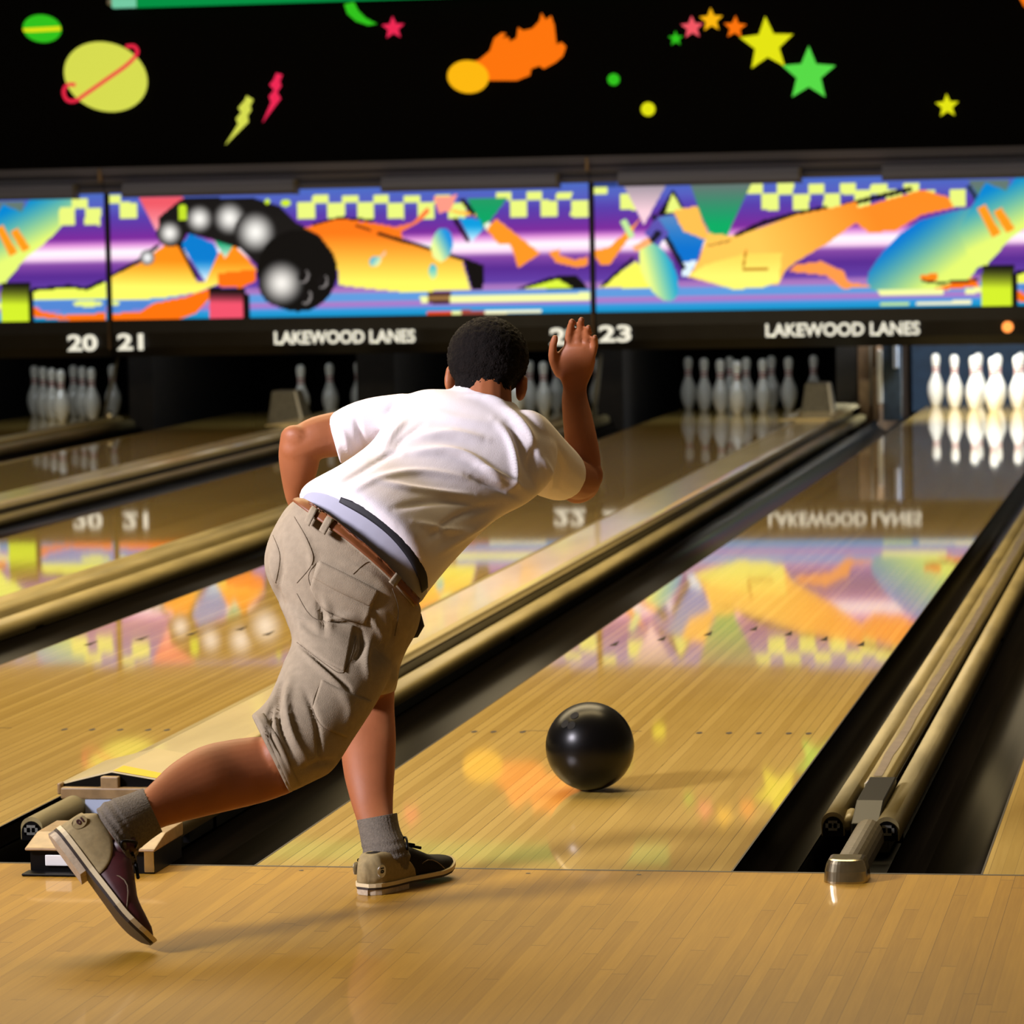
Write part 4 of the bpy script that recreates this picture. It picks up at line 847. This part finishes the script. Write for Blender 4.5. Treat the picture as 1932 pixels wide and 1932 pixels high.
strip('waistband', TS, [(577, 928), (622, 955), (672, 994), (722, 1036), (762, 1078), (795, 1118)], [(553, 950), (600, 985), (650, 1020), (700, 1062), (745, 1105), (780, 1146)], M['khaki'], .003, .008, 50, 6)
blt = strip('belt', TS, [(574, 931), (618, 960), (668, 999), (718, 1041), (758, 1083), (792, 1120)], [(554, 949), (600, 983), (650, 1019), (700, 1061), (745, 1104), (782, 1144)], M['belt'], .020, .016, 50, 7)
for (a, b_, c_, d_) in (((594, 948), (606, 955), (576, 988), (586, 996)), ((622, 966), (634, 976), (603, 1003), (614, 1012)), ((747, 1078), (757, 1087), (729, 1100), (741, 1110))):
    strip('belt_loop', TS, [a, c_], [b_, d_], M['khaki'], .026, .010, 8, 4)
strip('underwear_band', TU, [(644, 938), (700, 960), (745, 992), (782, 1035), (803, 1080), (806, 1108)], [(640, 948), (692, 978), (735, 1012), (768, 1052), (788, 1090), (795, 1118)], M['band'], .006, .008, 40, 5)
# pockets, each lying on the shorts
strip('back_pocket', TS, [(598, 1060), (650, 1088), (712, 1120)], [(585, 1110), (612, 1150), (690, 1180)], M['khaki'], .0035, .004, 18, 14)
strip('pocket_flap', TS, [(602, 1058), (655, 1084), (716, 1116)], [(590, 1090), (640, 1118), (700, 1146)], M['khaki'], .006, .003, 18, 8)
strip('cargo_pocket', TS, [(606, 1282), (655, 1306), (700, 1322)], [(590, 1335), (610, 1372), (655, 1392)], M['khaki'], .004, .004, 18, 14)
strip('cargo_flap', TS, [(560, 1166), (610, 1172), (668, 1180)], [(566, 1215), (606, 1245), (650, 1268)], M['khaki'], .004, .004, 20, 12)
strip('hem_band', TS, [(480, 1350), (510, 1405), (548, 1488)], [(497, 1346), (528, 1400), (566, 1482)], M['khaki'], .003, .004, 16, 4)
sm = seam(TS, [[(598, 1060), (650, 1088), (712, 1120)], [(598, 1060), (582, 1085), (590, 1115), (612, 1150), (650, 1168), (688, 1178)], [(666, 1083), (690, 1062), (704, 1060)], [(560, 1212), (610, 1250), (645, 1270), (662, 1240), (672, 1200)], [(606, 1284), (592, 1320), (592, 1345), (610, 1372), (640, 1385)], [(608, 1284), (660, 1310), (700, 1324)], [(555, 975), (580, 1020), (590, 1060), (560, 1100)], [(515, 1010), (528, 1050), (520, 1100)], [(740, 1110), (752, 1150), (745, 1200)], [(560, 1120), (590, 1165), (640, 1172), (680, 1160)]])
adopt(sm.build('stitching', M['seam'], smooth=True), man)
# wallet-like bulge of black cloth at the side pocket
b = MB(); b.tube([at(770, 1154, y=-.17), at(789, 1163, y=-.17), at(793, 1180, y=-.17), at(784, 1196, y=-.17), at(762, 1202, y=-.18), at(748, 1214, y=-.19), at(728, 1224, y=-.2)], [.006, .009, .009, .009, .007, .007, .006], 8)
adopt(b.build('pocket_lining', M['band'], smooth=True), man)
# ---- socks
def sock(st, ribs):
    v, f = loft(st, n=64, k=10, cap=(0, 0)); V = [Vector(p) for p in v]; n = 64; rows = len(V)//n
    for i in range(rows):
        c = sum((V[i*n+j] for j in range(n)), Vector())/n
        for j in range(n):
            d = V[i*n+j]-c; V[i*n+j] = c+d*(1+.030*(1 if j % 2 else -1)+.025*math.sin(i*.9)*(i > rows*.4))
    return adopt(obj('sock', V, f, M['sock'], smooth=True), man)
sock([VS((675, 1547), (747, 1534), -.20, .042), VS((681, 1575), (752, 1562), -.22, .041), VS((686, 1605), (764, 1590), -.24, .043), VS((690, 1632), (772, 1616), -.25, .040), VS((702, 1655), (768, 1645), -.25, .026)], 0)
sock([VS((270, 1488), (306, 1568), -.795, .052), VS((240, 1500), (282, 1585), -.83, .054), VS((205, 1512), (262, 1603), -.865, .052), VS((184, 1530), (256, 1622), -.89, .046), VS((196, 1556), (250, 1632), -.91, .030)], 0)
# ---- shoes, modelled along x (heel to toe), y sideways, z up
def shoe(name, mtx, upper, lab, sizemark):
    r = bpy.data.objects.new(name, None); COL.objects.link(r); r.empty_display_size = .05
    L_ = .285
    W_ = [(0, .010), (.006, .021), (.02, .031), (.06, .035), (.11, .034), (.16, .042), (.20, .047), (.24, .043), (.268, .030), (.283, .012)]
    Hh = [(0, .060), (.02, .082), (.06, .080), (.10, .078), (.13, .082), (.16, .070), (.20, .052), (.24, .042), (.268, .032), (.283, .020)]
    fw_ = lambda x: np.interp(x, *zip(*W_)); fh = lambda x: np.interp(x, *zip(*Hh))
    spring = lambda x: .006+max(0, x-.20)**2*2.0
    def body_(x0, x1, grow=0, ztop=1.0, nx=30):
        V = []; n = 24
        for i in range(nx+1):
            x = x0+(x1-x0)*i/nx; w = fw_(x)+grow; h = (fh(x)+.004+grow)*ztop; zb = .020+spring(x)-.006
            for k in range(n+1):
                a = math.pi*k/n; cy = math.cos(a); V.append((x, w*math.copysign(abs(cy)**.75, cy), zb+(h-.020)*math.sin(a)**.62))
        Fc = [(i*(n+1)+k, (i+1)*(n+1)+k, (i+1)*(n+1)+k+1, i*(n+1)+k+1) for i in range(nx) for k in range(n)]
        Fc += [tuple(range(n+1)), tuple(nx*(n+1)+k for k in range(n, -1, -1))]+[(i*(n+1)+n, (i+1)*(n+1)+n, (i+1)*(n+1), i*(n+1)) for i in range(nx)]
        return V, Fc
    def part(nm, VF, m, sm=True):
        o = obj(nm, VF[0], VF[1], m, r, sm); bm_fix(o.data); return o
    u = part('upper', body_(0, .283), M[upper])
    # heel counter: rounded tan panel wrapping the back
    V, Fc = body_(-.003, .128, .0028, 1.0, 30); W2_ = []
    for x, y, z in V:
        t = min(max((x-.045)/.083, 0), 1); zc = .020+.064*math.sqrt(max(1-t*t, 0)); W2_.append((x, y*(1 if z < zc else .97), min(z, zc)))
    part('heel_counter', (W2_, Fc), M['tan'])
    def sl(z0, z1, g, x0=-.004, x1=.290, nm='welt', m='sole', sp=True):
        xs = np.linspace(x0, x1, 30); pr = []
        for x in xs: pr.append((x, fw_(min(max(x, 0), .283))+g if x < .285 else .006))
        ol = [(x, w) for x, w in pr]+[(x, -w) for x, w in pr[::-1]]; n = len(ol); s = lambda x: spring(x)-.006 if sp else 0
        V = [(x, w, z0+s(x)) for x, w in ol]+[(x, w, z1+s(x)) for x, w in ol]
        Fc = [(i, (i+1) % n, n+(i+1) % n, n+i) for i in range(n)]
        h = len(pr); Fc += [(i, i+1, n-2-i, n-1-i) for i in range(h-1)]+[(n+i, 2*n-1-i, 2*n-2-i, n+i+1) for i in range(h-1)]
        return part(nm, (V, Fc), M[m], False)
    sl(.016, .024, .006, nm='welt', m='sole'); sl(.011, .0165, .004, nm='sole', m='soledark')
    sl(.0, .0115, .003, -.004, .105, 'heel_block', 'heel')
    # tongue, laces
    b = MB(); b.tube([(.095, 0, .070), (.105, 0, .092), (.112, 0, .106)], [.026, .026, .014], 10); part('tongue', (b.v, b.f), M[upper])
    lc = part('lace', tube_mesh([(.10+.012*i, (.018 if i % 2 else -.018), fh(.10+.012*i)+.010) for i in range(7)], .0032, 6), M['blackplastic'])
    for s in (-1, 1): obj('bow', *tube_mesh([Vector(q) for q in catmull([(.118, 0, .094), (.115, s*.022, .106), (.100, s*.038, .088), (.112, s*.026, .082), (.122, 0, .092)], 5)], .0028, 6), M['blackplastic'], lc, True)
    for s in (-1, 1):                                   # size badge on the heel
        b = MB(); n = 20; cx, cz = .018, .050; y = s*(fw_(.018)+.0035)
        b.add([(cx+.0125*math.cos(2*math.pi*k/n), y+s*(.0022-.010*(math.cos(2*math.pi*k/n) < -.7)*.25), cz+.0135*math.sin(2*math.pi*k/n)) for k in range(n)], [tuple(range(n))])
        bd = part('size_badge', (b.v, b.f), M['white' if sizemark == 'w' else 'tan'], False)
        bd.scale = (1, 1, 1)
        t = text('size_number', '10', (cx-.006*s*-1 if False else cx+(.007 if s < 0 else -.007), y+s*.0030, cz-.008), .011, M['blackplastic' if sizemark == 'w' else 'mshoe'], bd, rot=(math.pi/2, math.pi/2 if s < 0 else -math.pi/2, 0 if s < 0 else math.pi), bold=.04, depth=.0004)
        t.location = (cx-.006 if s < 0 else cx+.006, y+s*.0032, cz+(.0075 if s < 0 else .0075))
    b = MB()
    for s in (-1, 1): b.tube([(.13+.012*i, s*(fw_(.13+.012*i)+.0012)*math.cos(.45-.03*i), .034+.018*math.sin(.5*i)) for i in range(9)], .0011, 5)
    part('stitching', (b.v, b.f), M['seam'])
    r.matrix_world = mtx; r.parent = man; r.matrix_parent_inverse = Matrix.Translation(man.location).inverted()
    r['label'] = lab
    return r
def frame(o, f_, up_):
    f_ = f_.normalized(); up_ = (up_-f_*up_.dot(f_)).normalized(); s_ = up_.cross(f_)
    return Matrix(((f_.x, s_.x, up_.x, o.x), (f_.y, s_.y, up_.y, o.y), (f_.z, s_.z, up_.z, o.z), (0, 0, 0, 1)))
h0 = at(690, 1692, z=0)
shoe('shoe', frame(Vector((h0.x-.008, h0.y+.02, 0.0005)), Vector((.44, .898, 0)), Vector((0, 0, 1))), 'bshoe', 'black suede shoe with tan heel and white size badge', 'w')
hp = at(94, 1580, y=-.93); tp = at(262, 1806, y=-.985)
shoe('shoe', frame(hp, tp-hp, Vector(CR)*.74+Vector(CU)*.67+Vector(CF)*.30) @ Matrix.Diagonal((1.0, 1.05, 1.18, 1)), 'mshoe', 'maroon shoe with tan heel, toe down', 'm')
